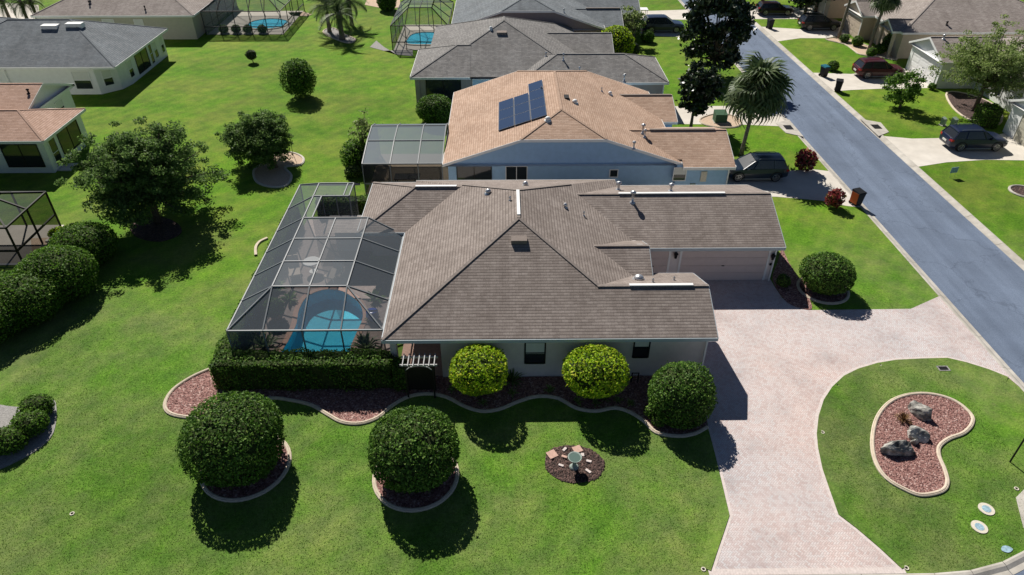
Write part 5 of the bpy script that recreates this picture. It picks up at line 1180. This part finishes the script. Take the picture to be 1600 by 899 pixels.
H10.block(41.2, 58, 46.4, 54.6, 2.65, .42, 'x', 'gable', 'hip', fascia='fb', oh=.3); H10.finish(); H10.garage(47.8, 52.8, 41.5, 2.1, '-x', 'wall_beige')
H11 = House('house', 'far cream house half hidden by dark trees at the street end', (46, 95), 'roof_taupe', 'wall_tan'); H11.block(39.5, 55, 88.5, 100, 2.7, .42, 'x', 'gable', 'hip', fascia='fb', oh=.3); H11.finish(); H11.garage(90, 94.8, 39.8, 2.1, '-x', 'wall_beige')
# ------------------------------------------------------------------ vehicles
def loft(mb, secs, mi=0):
    rows = []
    for sx in secs: b = len(mb.v); mb.v += [tuple(q) for q in sx]; rows.append(b)
    m_ = len(secs[0])
    for a, b in zip(rows[:-1], rows[1:]):
        for k in range(m_):
            mb.f.append((a+k, b+k, b+(k+1) % m_, a+(k+1) % m_)); mb.mi.append(mi); mb.uv.append([(0, 0)]*4)
    mb.f.append(tuple(rows[0]+k for k in range(m_))); mb.mi.append(mi); mb.uv.append([(0, 0)]*m_)
    mb.f.append(tuple(rows[-1]+k for k in range(m_))[::-1]); mb.mi.append(mi); mb.uv.append([(0, 0)]*m_)
def suv(label, x, y, rz, color, L=4.7, Wd=1.88, Ht=1.68, rail=True):
    t = thing('parked_car', label, 'car', (x, y, .012), rz); pm = paint('car_paint', color); s = L/4.7; w = Wd/2; h = Ht/1.68
    # x, half width, bottom, belt height
    S = [(-2.33, .80, .48, .86), (-2.27, .9, .36, 1.02), (-1.9, .97, .3, 1.07), (-1.2, 1.0, .26, 1.06), (0, 1.0, .24, 1.03), (1.0, 1.0, .26, 1.0), (1.35, .99, .28, .99), (1.9, .96, .3, .92), (2.2, .88, .36, .83), (2.34, .74, .46, .66)]
    secs = []
    for a, ww, b, c in S:
        a *= s; ww *= w; c *= h
        secs.append([(a, -ww*.9, b), (a, -ww, b+.12), (a, -ww, (b+c)/2+.05), (a, -ww*.95, c-.03), (a, -ww*.8, c+.02), (a, ww*.8, c+.02), (a, ww*.95, c-.03), (a, ww, (b+c)/2+.05), (a, ww, b+.12), (a, ww*.9, b)])
    k = MB(); loft(k, secs); k.build('body', pm, t, world=False, smooth=False)
    def sec(a, z, ww): return (a*s, ww*w, z*h)
    # glasshouse
    base = [(-2.2, .99), (-1.2, 1.05), (.4, 1.02), (1.15, .98)]; rf = [(-1.85, 1.56), (-1.1, 1.62), (.05, 1.62), (.3, 1.56)]
    for sg in (-1, 1):
        k = MB()
        for i in range(3):
            k.poly([sec(base[i][0], base[i][1], sg*.93), sec(base[i+1][0], base[i+1][1], sg*.93), sec(rf[i+1][0], rf[i+1][1], sg*.74), sec(rf[i][0], rf[i][1], sg*.74)])
        k.build('side_window', MT['carglass'], t, world=False)
    k = MB(); k.poly([sec(1.15, .98, -.93), sec(1.15, .98, .93), sec(.3, 1.56, .74), sec(.3, 1.56, -.74)]); k.build('windscreen', MT['carglass'], t, world=False)
    k = MB(); k.poly([sec(-2.2, .99, -.93), sec(-2.2, .99, .93), sec(-1.85, 1.56, .74), sec(-1.85, 1.56, -.74)]); k.build('rear_window', MT['carglass'], t, world=False)
    k = MB(); loft(k, [[sec(a, z-.03, -.76), sec(a, z+.02, -.68), sec(a, z+.055, 0), sec(a, z+.02, .68), sec(a, z-.03, .76)] for a, z in ((-1.93, 1.55), (-1.8, 1.6), (-1.1, 1.63), (.05, 1.63), (.3, 1.575))]); k.build('roof', pm, t, world=False, smooth=False)
    k = MB()
    for sg in (-1, 1):
        for (a0, z0_), (a1, z1_) in zip(base, rf):
            k = MB(); k.beam(sec(a0, z0_, sg*.935), sec(a1, z1_, sg*.745), .07, .05); k.build('pillar', pm, t, world=False)
    if rail:
        for sg in (-1, 1): k = MB(); k.tube([sec(-1.6, 1.64, sg*.66), sec(-1.5, 1.7, sg*.66), sec(-.1, 1.7, sg*.66), sec(.05, 1.64, sg*.66)], .02, 6); k.build('roof_rail', MT['alu'], t, world=False)
    for a in (-1.4*s, 1.42*s):
        for sg in (-1, 1):
            k = MB(); yo = sg*(w-.02); yi = sg*(w-.25); r_ = .355
            n = 20; ring_ = lambda rr, yy: [(a+rr*math.cos(2*math.pi*i/n), yy, .355+rr*math.sin(2*math.pi*i/n)) for i in range(n)]
            loft(k, [ring_(.2, yo), ring_(r_-.03, yo+sg*.012), ring_(r_, yo-sg*.04), ring_(r_, yi), ring_(.2, yi)]); tz = k.build('wheel', MT['tread'], t, world=False)
            k = MB()
            for i in range(5):
                an = 2*math.pi*i/5; k.beam((a, yo+sg*.02, .355), (a+.22*math.cos(an), yo+sg*.02, .355+.22*math.sin(an)), .07, .05)
            loft(k, [ring_(.255, yo+sg*.012), ring_(.255, yo+sg*.024), ring_(.22, yo+sg*.024), ring_(.22, yo+sg*.012)]); k.build('rim', MT['rim'], tz, world=False)
            k = MB(); arc = [(a+.43*math.cos(R(q)), sg*(w-.01), .36+.43*math.sin(R(q))) for q in range(0, 181, 15)]; k.tube(arc, .045, 5); k.build('wheel_arch', MT['dark'], t, world=False)
    for sg in (-1, 1):
        k = MB(); k.hexa([Vector(v) for v in ((2.1*s, sg*.5*w, .68), (2.36*s, sg*.5*w, .68), (2.22*s, sg*.86*w, .68), (2.0*s, sg*.9*w, .68), (2.1*s, sg*.5*w, .78), (2.3*s, sg*.5*w, .78), (2.15*s, sg*.87*w, .8), (2.0*s, sg*.9*w, .8))]); k.build('headlight', MT['clearlamp'], t, world=False)
        k = MB(); k.hexa([Vector(v) for v in ((-2.35*s, sg*.62*w, .82), (-2.1*s, sg*.62*w, .82), (-2.1*s, sg*.93*w, .82), (-2.29*s, sg*.93*w, .82), (-2.33*s, sg*.62*w, .97), (-2.1*s, sg*.62*w, .97), (-2.1*s, sg*.93*w, 1.0), (-2.27*s, sg*.93*w, 1.0))]); k.build('tail_light', MT['redlamp'], t, world=False)
        k = MB(); k.box(.72*s, .9*s, sg*(w+.02)-.1, sg*(w+.02)+.1, .98, 1.12); k.build('wing_mirror', pm, t, world=False)
    k = MB(); k.box(2.22*s, 2.35*s, -.5*w, .5*w, .45, .62); k.build('grille', MT['dark'], t, world=False)
    k = MB(); k.box(-2.37*s, -2.3*s, -.26, .26, .6, .74); k.build('number_plate', MT['plate'], t, world=False)
    for sg in (-1, 1): k = MB(); k.box(-1.0*s, 1.0*s, sg*w-.03, sg*w+.03, .24, .33); k.build('sill', MT['alu'], t, world=False)
    return t
suv('dark slate blue SUV parked beside the blue house', 18.3, 46.35, math.pi, (.012, .024, .045), 4.55)
suv('navy SUV parked by the cream garage across the street', 37.2, 51.3, 0, (.009, .015, .045))
suv('dark red SUV parked before the white garage', 36.9, 67.9, 0, (.055, .005, .01))
suv('black SUV parked in tree shade before the tan house', 37.1, 84.3, 0, (.006, .006, .007))
suv('dark maroon car parked furthest down the street under trees', 33.9, 90.8, 0, (.02, .008, .01), 4.6, 1.84, 1.5, False)
suv('dark blue minivan parked on the drive of the mauve house', 18.5, 83.6, 0, (.012, .02, .04), 4.9, 1.95, 1.75, False)
t = thing('golf_cart', 'white golf cart parked next to the dark blue minivan', 'golf cart', (16.3, 86.2, .01))
k = MB(); k.box(-1.1, 1.1, -.58, .58, .3, .62); k.box(.5, 1.15, -.55, .55, .6, .95); k.box(-1.1, -.4, -.55, .55, .6, .85); k.build('body', MT['white'], t, world=False)
k = MB(); k.box(-1.0, .75, -.6, .6, 1.78, 1.85); k.build('roof', MT['white'], t, world=False)
for sx, sy in ((-.95, -.52), (-.95, .52), (.65, -.52), (.65, .52)):
    k = MB(); k.tube([(sx, sy, .6), (sx*.97, sy, 1.8)], .025, 6); k.build('post', MT['dark'], t, world=False)
    k = MB(); k.tube([(sx*1.0-.0, sy-.08, .24), (sx, sy+.08, .24)], .24, 14); k.build('wheel', MT['tread'], t, world=False)
k = MB(); k.box(-.5, -.05, -.5, .5, .62, .78); k.box(-.55, -.42, -.5, .5, .75, 1.2); k.build('seat', MT['cushion'], t, world=False)
# ------------------------------------------------------------------ bins, boxes and signs
def bin_(label, px, py, body, lid, rz=0.0, off=(0, 0), lids=None):
    q = G(px, py); t = thing('wheelie_bin', label, 'bin', (q.x+off[0], q.y+off[1], .012), rz)
    k = MB(); k.hexa([Vector(v) for v in ((-.24, -.26, .06), (.24, -.26, .06), (.24, .26, .06), (-.24, .26, .06), (-.3, -.34, .98), (.3, -.34, .98), (.3, .34, .98), (-.3, .34, .98))]); k.build('body', MT[body], t, world=False)
    k = MB(); k.hexa([Vector(v) for v in ((-.33, -.38, .98), (.33, -.38, .98), (.33, .38, .98), (-.33, .38, .98), (-.29, -.33, 1.05), (.29, -.33, 1.05), (.29, .36, 1.1), (-.29, .36, 1.1))]); k.build('lid', MT[lid], t, world=False)
    for sx in (-.25, .25): k = MB(); k.tube([(sx-.03, .27, .13), (sx+.03, .27, .13)], .13, 12); k.build('wheel', MT['tread'], t, world=False)
    k = MB(); k.tube([(-.2, .4, .95), (.2, .4, .95)], .02, 6); k.build('handle', MT['dark'], t, world=False)
    if lids:
        k = MB(); k.box(-.335, -.29, -.3, .3, .2, .97); k.build('side_panel', MT[lids], t, world=False)
    return t
bin_('dark wheeled bin with teal lid at the kerb across the street', 1286, 120, 'dark', 'teal', .3)
bin_('black wheeled bin at the kerb nearest the red SUV drive', 1308, 143, 'dark', 'dark', -.4)
bin_('black and orange wheeled bin at the drive mouth of the blue house', 1341, 320, 'dark', 'dark', .35, (-.2, 0), 'orange')
bin_('black wheeled bin by the kerb near the black SUV', 1202, 45, 'dark', 'dark', .2)
def ubox(label, px, py, dims, mat, rz=0):
    q = G(px, py); t = thing('utility_box', label, 'utility box', (q.x, q.y, .0), rz); w_, d_, h_ = dims
    k = MB(); k.box(-w_/2-.08, w_/2+.08, -d_/2-.08, d_/2+.08, 0, .06); k.build('plinth', MT['concrete'], t, world=False)
    k = MB(); k.hexa([Vector(v) for v in ((-w_/2, -d_/2, .06), (w_/2, -d_/2, .06), (w_/2, d_/2, .06), (-w_/2, d_/2, .06), (-w_/2, -d_/2, h_*.85), (w_/2, -d_/2, h_*.85), (w_/2, d_/2, h_), (-w_/2, d_/2, h_))]); k.build('cabinet', MT[mat], t, world=False)
ubox('dark green transformer box on the pale gravel oval', 1124, 190, (1.0, .9, .9), 'utility'); ubox('grey green utility pedestal on lawn, shorter of the pair', 1472, 196, (.35, .3, .7), 'utility_grey', .4); ubox('grey green utility pedestal on lawn, taller of the pair', 1488, 199, (.42, .35, .85), 'utility_grey', .4)
q = G(1487, 277); t = thing('yard_sign', 'small blue grey yard sign on the lawn across the street', 'sign', (q.x, q.y, 0), .2)
k = MB(); k.box(-.3, .3, -.01, .01, .35, .8); k.build('sign_board', MT['bluepaint'], t, world=False)
for sx in (-.2, .2): k = MB(); k.tube([(sx, 0, -.02), (sx, 0, .4)], .008, 5); k.build('stake', MT['alu'], t, world=False)
# storm drain inlets
for lb, px, py, nm in (('east', 1363, 199, 'onE'), ('west', 1232, 200, 'onk')):
    q = G(px, py); y = q.y; xx = onE(y)[0]-.1 if nm == 'onE' else onk(y)[0]+.1; sg = 1 if nm == 'onE' else -1
    t = thing('storm_drain', 'storm drain inlet in concrete apron on the %s side kerb' % ('parked navy car' if nm == 'onE' else 'tall fan palm'), 'storm drain', (xx, y, 0))
    k = MB(); k.prism([(xx-.3*sg, y-1.9), (xx+.9*sg, y-1.1), (xx+1.1*sg, y+.9), (xx-.3*sg, y+1.7)], -.02, .045); k.build('apron', MT['concrete'], t)
    k = MB(); k.box(min(xx, xx+.65*sg), max(xx, xx+.65*sg), y-.45, y+.45, .045, .055); o = k.build('grate', MT['dark'], t)
# ------------------------------------------------------------------ trees and planting of the back lots
q = G(248, 348); branchy('tree', 'large spreading dark evergreen tree on the side lawn', 'tree', q, 2.7, .2, 92, 4.15, (-24, 86), 'oak', .1, 105, .78, off=(-.3, .6), start=.22)
bed(crv(PX([(205, 350), (240, 338), (275, 348), (283, 365), (250, 378), (212, 370)]), True, 4), 'brownmulch', curb=False)
q = G(432, 262); branchy('tree', 'leaning bushy green tree on the back lawn, gravel bed at its foot', 'tree', q, 1.7, .14, 64, 2.6, (-26, 86), 'oak', .09, 100, .68, lean=(-.9, .4), off=(-.3, .3))
bed(crv(PX([(397, 268), (410, 256), (432, 242), (455, 239), (473, 247), (470, 258), (445, 262), (455, 275), (448, 290), (425, 293), (402, 285)]), True, 4), 'sandbed', cmat='slab')
q = G(458, 242); t = thing('shepherd_hook', 'thin garden hook pole with white feeder over the gravel bed', 'garden pole', (q.x, q.y, 0)); k = MB(); k.tube([(0, 0, -.02), (0, 0, 1.7), (-.12, 0, 1.85), (-.3, 0, 1.75)], .02, 6); k.build('pole', MT['bronze'], t, world=False); k = MB(); k.lathe([(.001, 1.5), (.09, 1.52), (.09, 1.68), (.02, 1.74)], 10, (-.3, 0, 0)); k.build('feeder', MT['white'], t, world=False)
q = G(472, 152); shrub('shrub', 'loose upright dark green shrub alone on the back lawn', 'shrub', q, (1.5, 1.5, 1.75), 1.75, 'dark', .12, 130, amp=.25, shell=.3, core=.7)
q = G(395, 98); t = shrub('topiary_shrub', 'tiny black green topiary ball on short stem on the back lawn', 'shrub', q, (.55, .55, .5), .8, 'mag', .08, 160, trunk=(.05, 1, .1))
q = G(566, 262); tree('tree', 'thin leaved shrubby tree beside the arched enclosure', 'tree', (q.x, q.y+1), .8, .1, (0, .5, 2.1), (1.2, 1.3, 1.9), 34, 60, 'pale', .12, (.35, .6), bias=.2, nlimb=18)
q = G(556, 262); shrub('shrub', 'dense green shrub at the foot of the arched enclosure', 'shrub', q, (1.0, 1.3, 1.2), 1.0, 'mid', .11, 120, amp=.3, shell=.3, core=.7)
q = G(552, 275); shrub('small_shrub', 'pale blue green low shrub by the arched enclosure corner', 'shrub', q, (.6, .55, .45), .35, 'pale', .1, 160)
q = G(681, 190); shrub('clipped_ball_shrub', 'dense clipped dome shrub between grey roofed house and arched enclosure', 'shrub', (q.x, q.y), (1.55, 1.5, 1.15), 1.1, 'dark', .09, 200, exp=1.1)
for lb, px, py, h_ in (('feathery palm in the back lawn clump, thicker trunk', 535, 62, 2.9), ('feathery palm in the back lawn clump, thinner trunk', 515, 50, 3.0), ('feathery palm in the back lawn clump, farthest from the pool', 550, 40, 3.0)):
    q = G(px, py); palm('feather_palm', lb, q, h_, .32 if px == 535 else .24, FEA, 30, .95)
bed(crv(PX([(505, 50), (520, 44), (540, 55), (555, 62), (545, 68), (520, 60)]), True, 4), 'greygravel')
for lb, px, py in (('feathery palm by the far driveway, shaggy crown', 45, 37), ('feathery palm by the far driveway, slim trunk', 60, 34), ('feathery palm by the far driveway at picture edge', 15, 30)):
    q = G(px, py); palm('feather_palm', lb, q, 2.6, .2, FEA, 24, .85)
q = G(606, 16); shrub('shrub', 'dark mounded shrub on sandy bed behind the pale pool enclosure', 'shrub', q, (1.2, 1.2, 1.3), 1.1, 'dark', .14, 90, amp=.2)
bed(PX([(570, 8), (600, 14), (625, 12), (625, -4), (575, -4)]), 'sandbed', curb=False)
bed(PX([(450, 20), (475, 19), (487, 23), (480, 26), (455, 25)]), 'sandbed', curb=False)
# left clipped mounds
q = G(141, 408); shrub('clipped_ball_shrub', 'clipped dome shrub at the end of the long hedge mound', 'shrub', q, (1.75, 1.6, 1.2), 1.15, 'mid', .085, 240, exp=1.15, trunk=(.08, 4, 1.2))
q = G(103, 458); shrub('hedge_mound', 'long clipped hedge mound, rounded, opposite the pool enclosure', 'hedge', q, (1.95, 1.75, 1.45), 1.3, 'mid', .085, 240, exp=1.15)
q = G(48, 492); shrub('hedge_mound', 'clipped hedge mound with bare stems below, beside black framed enclosure', 'hedge', q, (2.0, 1.7, 1.3), 1.15, 'mid', .085, 240, exp=1.15, amp=.12)
q = G(-15, 522); shrub('hedge_mound', 'clipped hedge mound running out of view below the black framed enclosure', 'hedge', q, (2.0, 1.7, 1.3), 1.15, 'mid', .085, 200, exp=1.15)
for lb, px, py, s_ in (('low yellow green dome shrub nearer the gravel corner', 98, 372, .75), ('low yellow green dome shrub peeking over the clipped dome', 128, 366, .7)):
    q = G(px, py); shrub('small_shrub', lb, 'shrub', q, (s_, s_*.7, .45), .3, 'lime', .08, 200)
for lb, px, py, s_ in (('low clipped dome shrub furthest along the grey gravel bed', 63, 648, .72), ('low clipped dome shrub in the middle of the gravel bed group', 52, 674, .75), ('low clipped dome shrub half cut by the picture edge', 20, 700, .72)):
    q = G(px, py); shrub('small_shrub', lb, 'shrub', q, (s_, s_*.9, .52), .48, 'mid', .07, 260, exp=1.15)
bed(crv(PX([(-20, 640), (20, 636), (60, 640), (85, 625), (88, 660), (75, 690), (30, 720), (-20, 730)]), True, 4), 'greygravel', curb=False)
q = G(-40, 690); shrub('shrub', 'tall loose shrub beyond the gravel bed casting ragged shade', 'shrub', q, (1.2, 1.2, 1.6), 1.5, 'mid', .12, 120, amp=.3)
cq = crv(PX([(400, 400), (400, 388), (406, 379), (418, 373)]), False, 4); mb = MB(); sweep(mb, cq, [(.1, 0), (.08, .1), (-.08, .1), (-.1, 0)]); mb.build('edging', MT['curb'], kind='structure')
# ------------------------------------------------------------------ street trees of the near side
q = G(1112, 122); tree('magnolia_tree', 'tall dense dark magnolia beside the street', 'tree', q, 2.0, .25, (0, .5, 5.0), (3.0, 2.9, 4.2), 170, 150, 'mag', .24, (.5, .9), bias=.55, nlimb=20)
q = G(1079, 201); tree('magnolia_tree', 'smaller dark magnolia with bare trunk before the blue garage', 'tree', q, 1.6, .12, (.35, .4, 3.4), (1.6, 1.6, 2.0), 120, 120, 'mag', .19, (.35, .6), bias=.2, nlimb=14)
q = G(1158, 242); palm('fan_palm', 'tall fan palm with shaggy crown behind the slate blue SUV', q, 5.3, .16, FAN, 52, 1.14, (.35, 0))
bed(crv(PX([(1095, 186), (1125, 178), (1155, 186), (1153, 198), (1125, 200), (1100, 195)]), True, 4), 'sandbed')
for lb, px, py, s_ in (('maroon leaved croton shrub on lawn edge beside the slate SUV drive', 1255, 266, .9), ('red leaved croton shrub near the orange bin', 1301, 324, .72)):
    q = G(px, py); shrub('croton_shrub', lb, 'shrub', q, (s_*.85, s_*.8, s_*.95), s_*.95, 'red', .17, 80, amp=.3, shell=.35, core=.6)
q = G(960, 98); shrub('shrub', 'bright green rounded shrub beside the grey roofed house', 'shrub', (q.x, q.y), (1.9, 1.8, 1.9), 1.8, 'lime', .12, 130, amp=.12, shell=.25)
q = G(986, 70); tree('tree', 'small grey green tree behind the bright green shrub', 'tree', q, 1.0, .1, (0, .3, 2.4), (1.4, 1.4, 1.7), 34, 90, 'pale', .13, (.4, .7), bias=.3)
q = G(1011, 66); shrub('small_shrub', 'small dark ball shrub on the lawn near the dark blue minivan', 'shrub', q, (.75, .75, .65), .6, 'dark', .11, 120)
q = G(988, 88); shrub('small_shrub', 'black green ball shrub at the corner of the grey garage', 'shrub', q, (.7, .7, .75), .65, 'mag', .11, 120)
# ------------------------------------------------------------------ planting across the street
q = G(1522, 174); branchy('tree', 'airy leafy tree with forked trunk before the white house', 'tree', q, 3.0, .17, 62, 4.6, (0, 68), 'pale', .11, 36, .75, off=(.5, .5), start=.35)
bed(crv(PX([(1480, 145), (1520, 150), (1560, 170), (1560, 195), (1520, 190), (1490, 170)]), True, 4), 'brownmulch')
q = G(1405, 170); tree('tree', 'small round leafy tree on lawn between two driveways', 'tree', q, .7, .1, (0, .3, 1.9), (1.6, 1.6, 1.6), 60, 110, 'mid', .12, (.4, .65), bias=.45)
for lb, px, py, h_ in (('slim tall palm before the tan house, further down the street', 1310, 60, 6.0), ('slim tall palm before the tan house, at the sandy bed', 1357, 80, 5.6)):
    q = G(px, py); palm('fan_palm', lb, q, h_, .17, FAN, 30, .85, (.3, 0))
bed(crv(PX([(1290, 62), (1320, 70), (1335, 80), (1345, 86), (1375, 90), (1400, 94), (1395, 82), (1360, 74), (1320, 60)]), True, 3), 'sandbed')
for i, (px, py, s_, lf) in enumerate(((1338, 72, .6, 'mid'), (1372, 84, .6, 'mid'), (1388, 80, .9, 'oak'), (1360, 88, .5, 'mid'), (1318, 66, .5, 'oak'), (1300, 110, .55, 'mid'), (1430, 145, .4, 'mid'), (1455, 140, .35, 'mid'))):
    q = G(px, py); shrub('small_shrub', ('round green shrub planted along the tan house front', 'lone low shrub on the lawn by the teal lidded bin', 'low shrub beside the white garage drive')[0 if i < 5 else (1 if i == 5 else 2)], 'shrub', q, (s_, s_, s_*(1.5 if i == 2 else .9)), s_*.8, lf, .12, 110, amp=.2, group='shrubs along the tan house' if i < 5 else ('shrubs beside the white garage' if i > 5 else None))
hedge('hedge', 'square clipped hedge between the white house and the cream garage', [(39.9, 55.6), (41.4, 55.6)], .7, 1.7, 'mid', .1, 110)
q = G(1594, 215); shrub('small_shrub', 'pale twiggy shrub at the cream garage', 'shrub', (q.x, q.y-3.5), (.9, .9, 1.0), .9, 'pale', .12, 90, amp=.3)
q = G(1600, 300); ring((q.x, q.y), .9, 'brownmulch', 'brownchip', 100, 'concrete'); tree('tree', 'young street tree in a curbed ring across the street', 'tree', (q.x+.2, q.y), 1.6, .07, (.3, .2, 2.6), (1.0, 1.0, 1.0), 20, 60, 'pale', .1, (.3, .5))
for i, (x, y, r_, h_) in enumerate(((36.5, 87.6, 2.6, 3.6), (39.5, 91.8, 3.0, 4.0), (34.2, 96.5, 3.2, 4.2), (40, 98, 3.4, 5.0))):
    tree('shade_tree', ('dark shade tree overhanging the black SUV', 'dark shade tree behind the black SUV by the far cream house', 'dark shade tree at the far kerb beyond the maroon car', 'dark shade tree furthest down the street')[i], 'tree', (x, y), 2.0, .2, (0, 0, h_), (r_, r_, 1.7), 70, 110, 'mag' if i != 1 else 'oak', .22, (.5, .95), bias=.4, nlimb=16)
for i, (x, y) in enumerate(((58, 87), (62, 78))): tree('shade_tree', ('green tree rising behind the tan house roof ridge', 'green tree behind the tan house, lower than its neighbour')[i], 'tree', (x, y), 2.2, .22, (0, 0, 5.2-i), (3.2, 3.2, 2.6), 70, 110, 'oak', .2, (.5, .95), bias=.4)
# ------------------------------------------------------------------ short turf blades over the near lawns
def turf(name, x0, x1, y0, y1, dens, h, wd):
    n = int((x1-x0)*(y1-y0)*dens); X = rng.uniform(x0, x1, n); Y = rng.uniform(y0, y1, n)
    ok = (Y > 14.6) & (X < 24.3-.02*(Y-32))
    d = np.hypot(X-ARC_C[0], Y-ARC_C[1]); ok &= ~((X > ARC_C[0]) & (Y < ARC_C[1]) & (d > ARC_R-.05))
    ok &= ~inside_np(X, Y, drive)
    ok &= rng.random(n) < np.clip((35-Y)/14, 0, 1)
    for b in BEDS: ok &= ~inside_np(X, Y, b)
    ok &= ~((X > -13.4) & (X < 9.8) & (Y > 24.5) & (Y < 41)) & ~((X > 7) & (X < 15.6) & (Y > 29.5) & (Y < 40))
    X = X[ok]; Y = Y[ok]; n = len(X); a = rng.random(n)*6.283; l = h*(.5+rng.random(n)); tl = rng.random(n)*.9*l; b = rng.random(n)*6.283
    C = np.stack([X, Y, np.zeros(n)], 1); s = np.stack([np.cos(a), np.sin(a), np.zeros(n)], 1)*(wd*.5*(.6+.8*rng.random(n)))[:, None]; top = C+np.stack([np.cos(b)*tl, np.sin(b)*tl, l], 1)
    quads(name, np.stack([C-s, C+s, top], 1), LEAF['grass'], None, 'stuff', nper=3)
turf('grass_blades', -24, 22, 14.6, 36, 300, .03, .03)
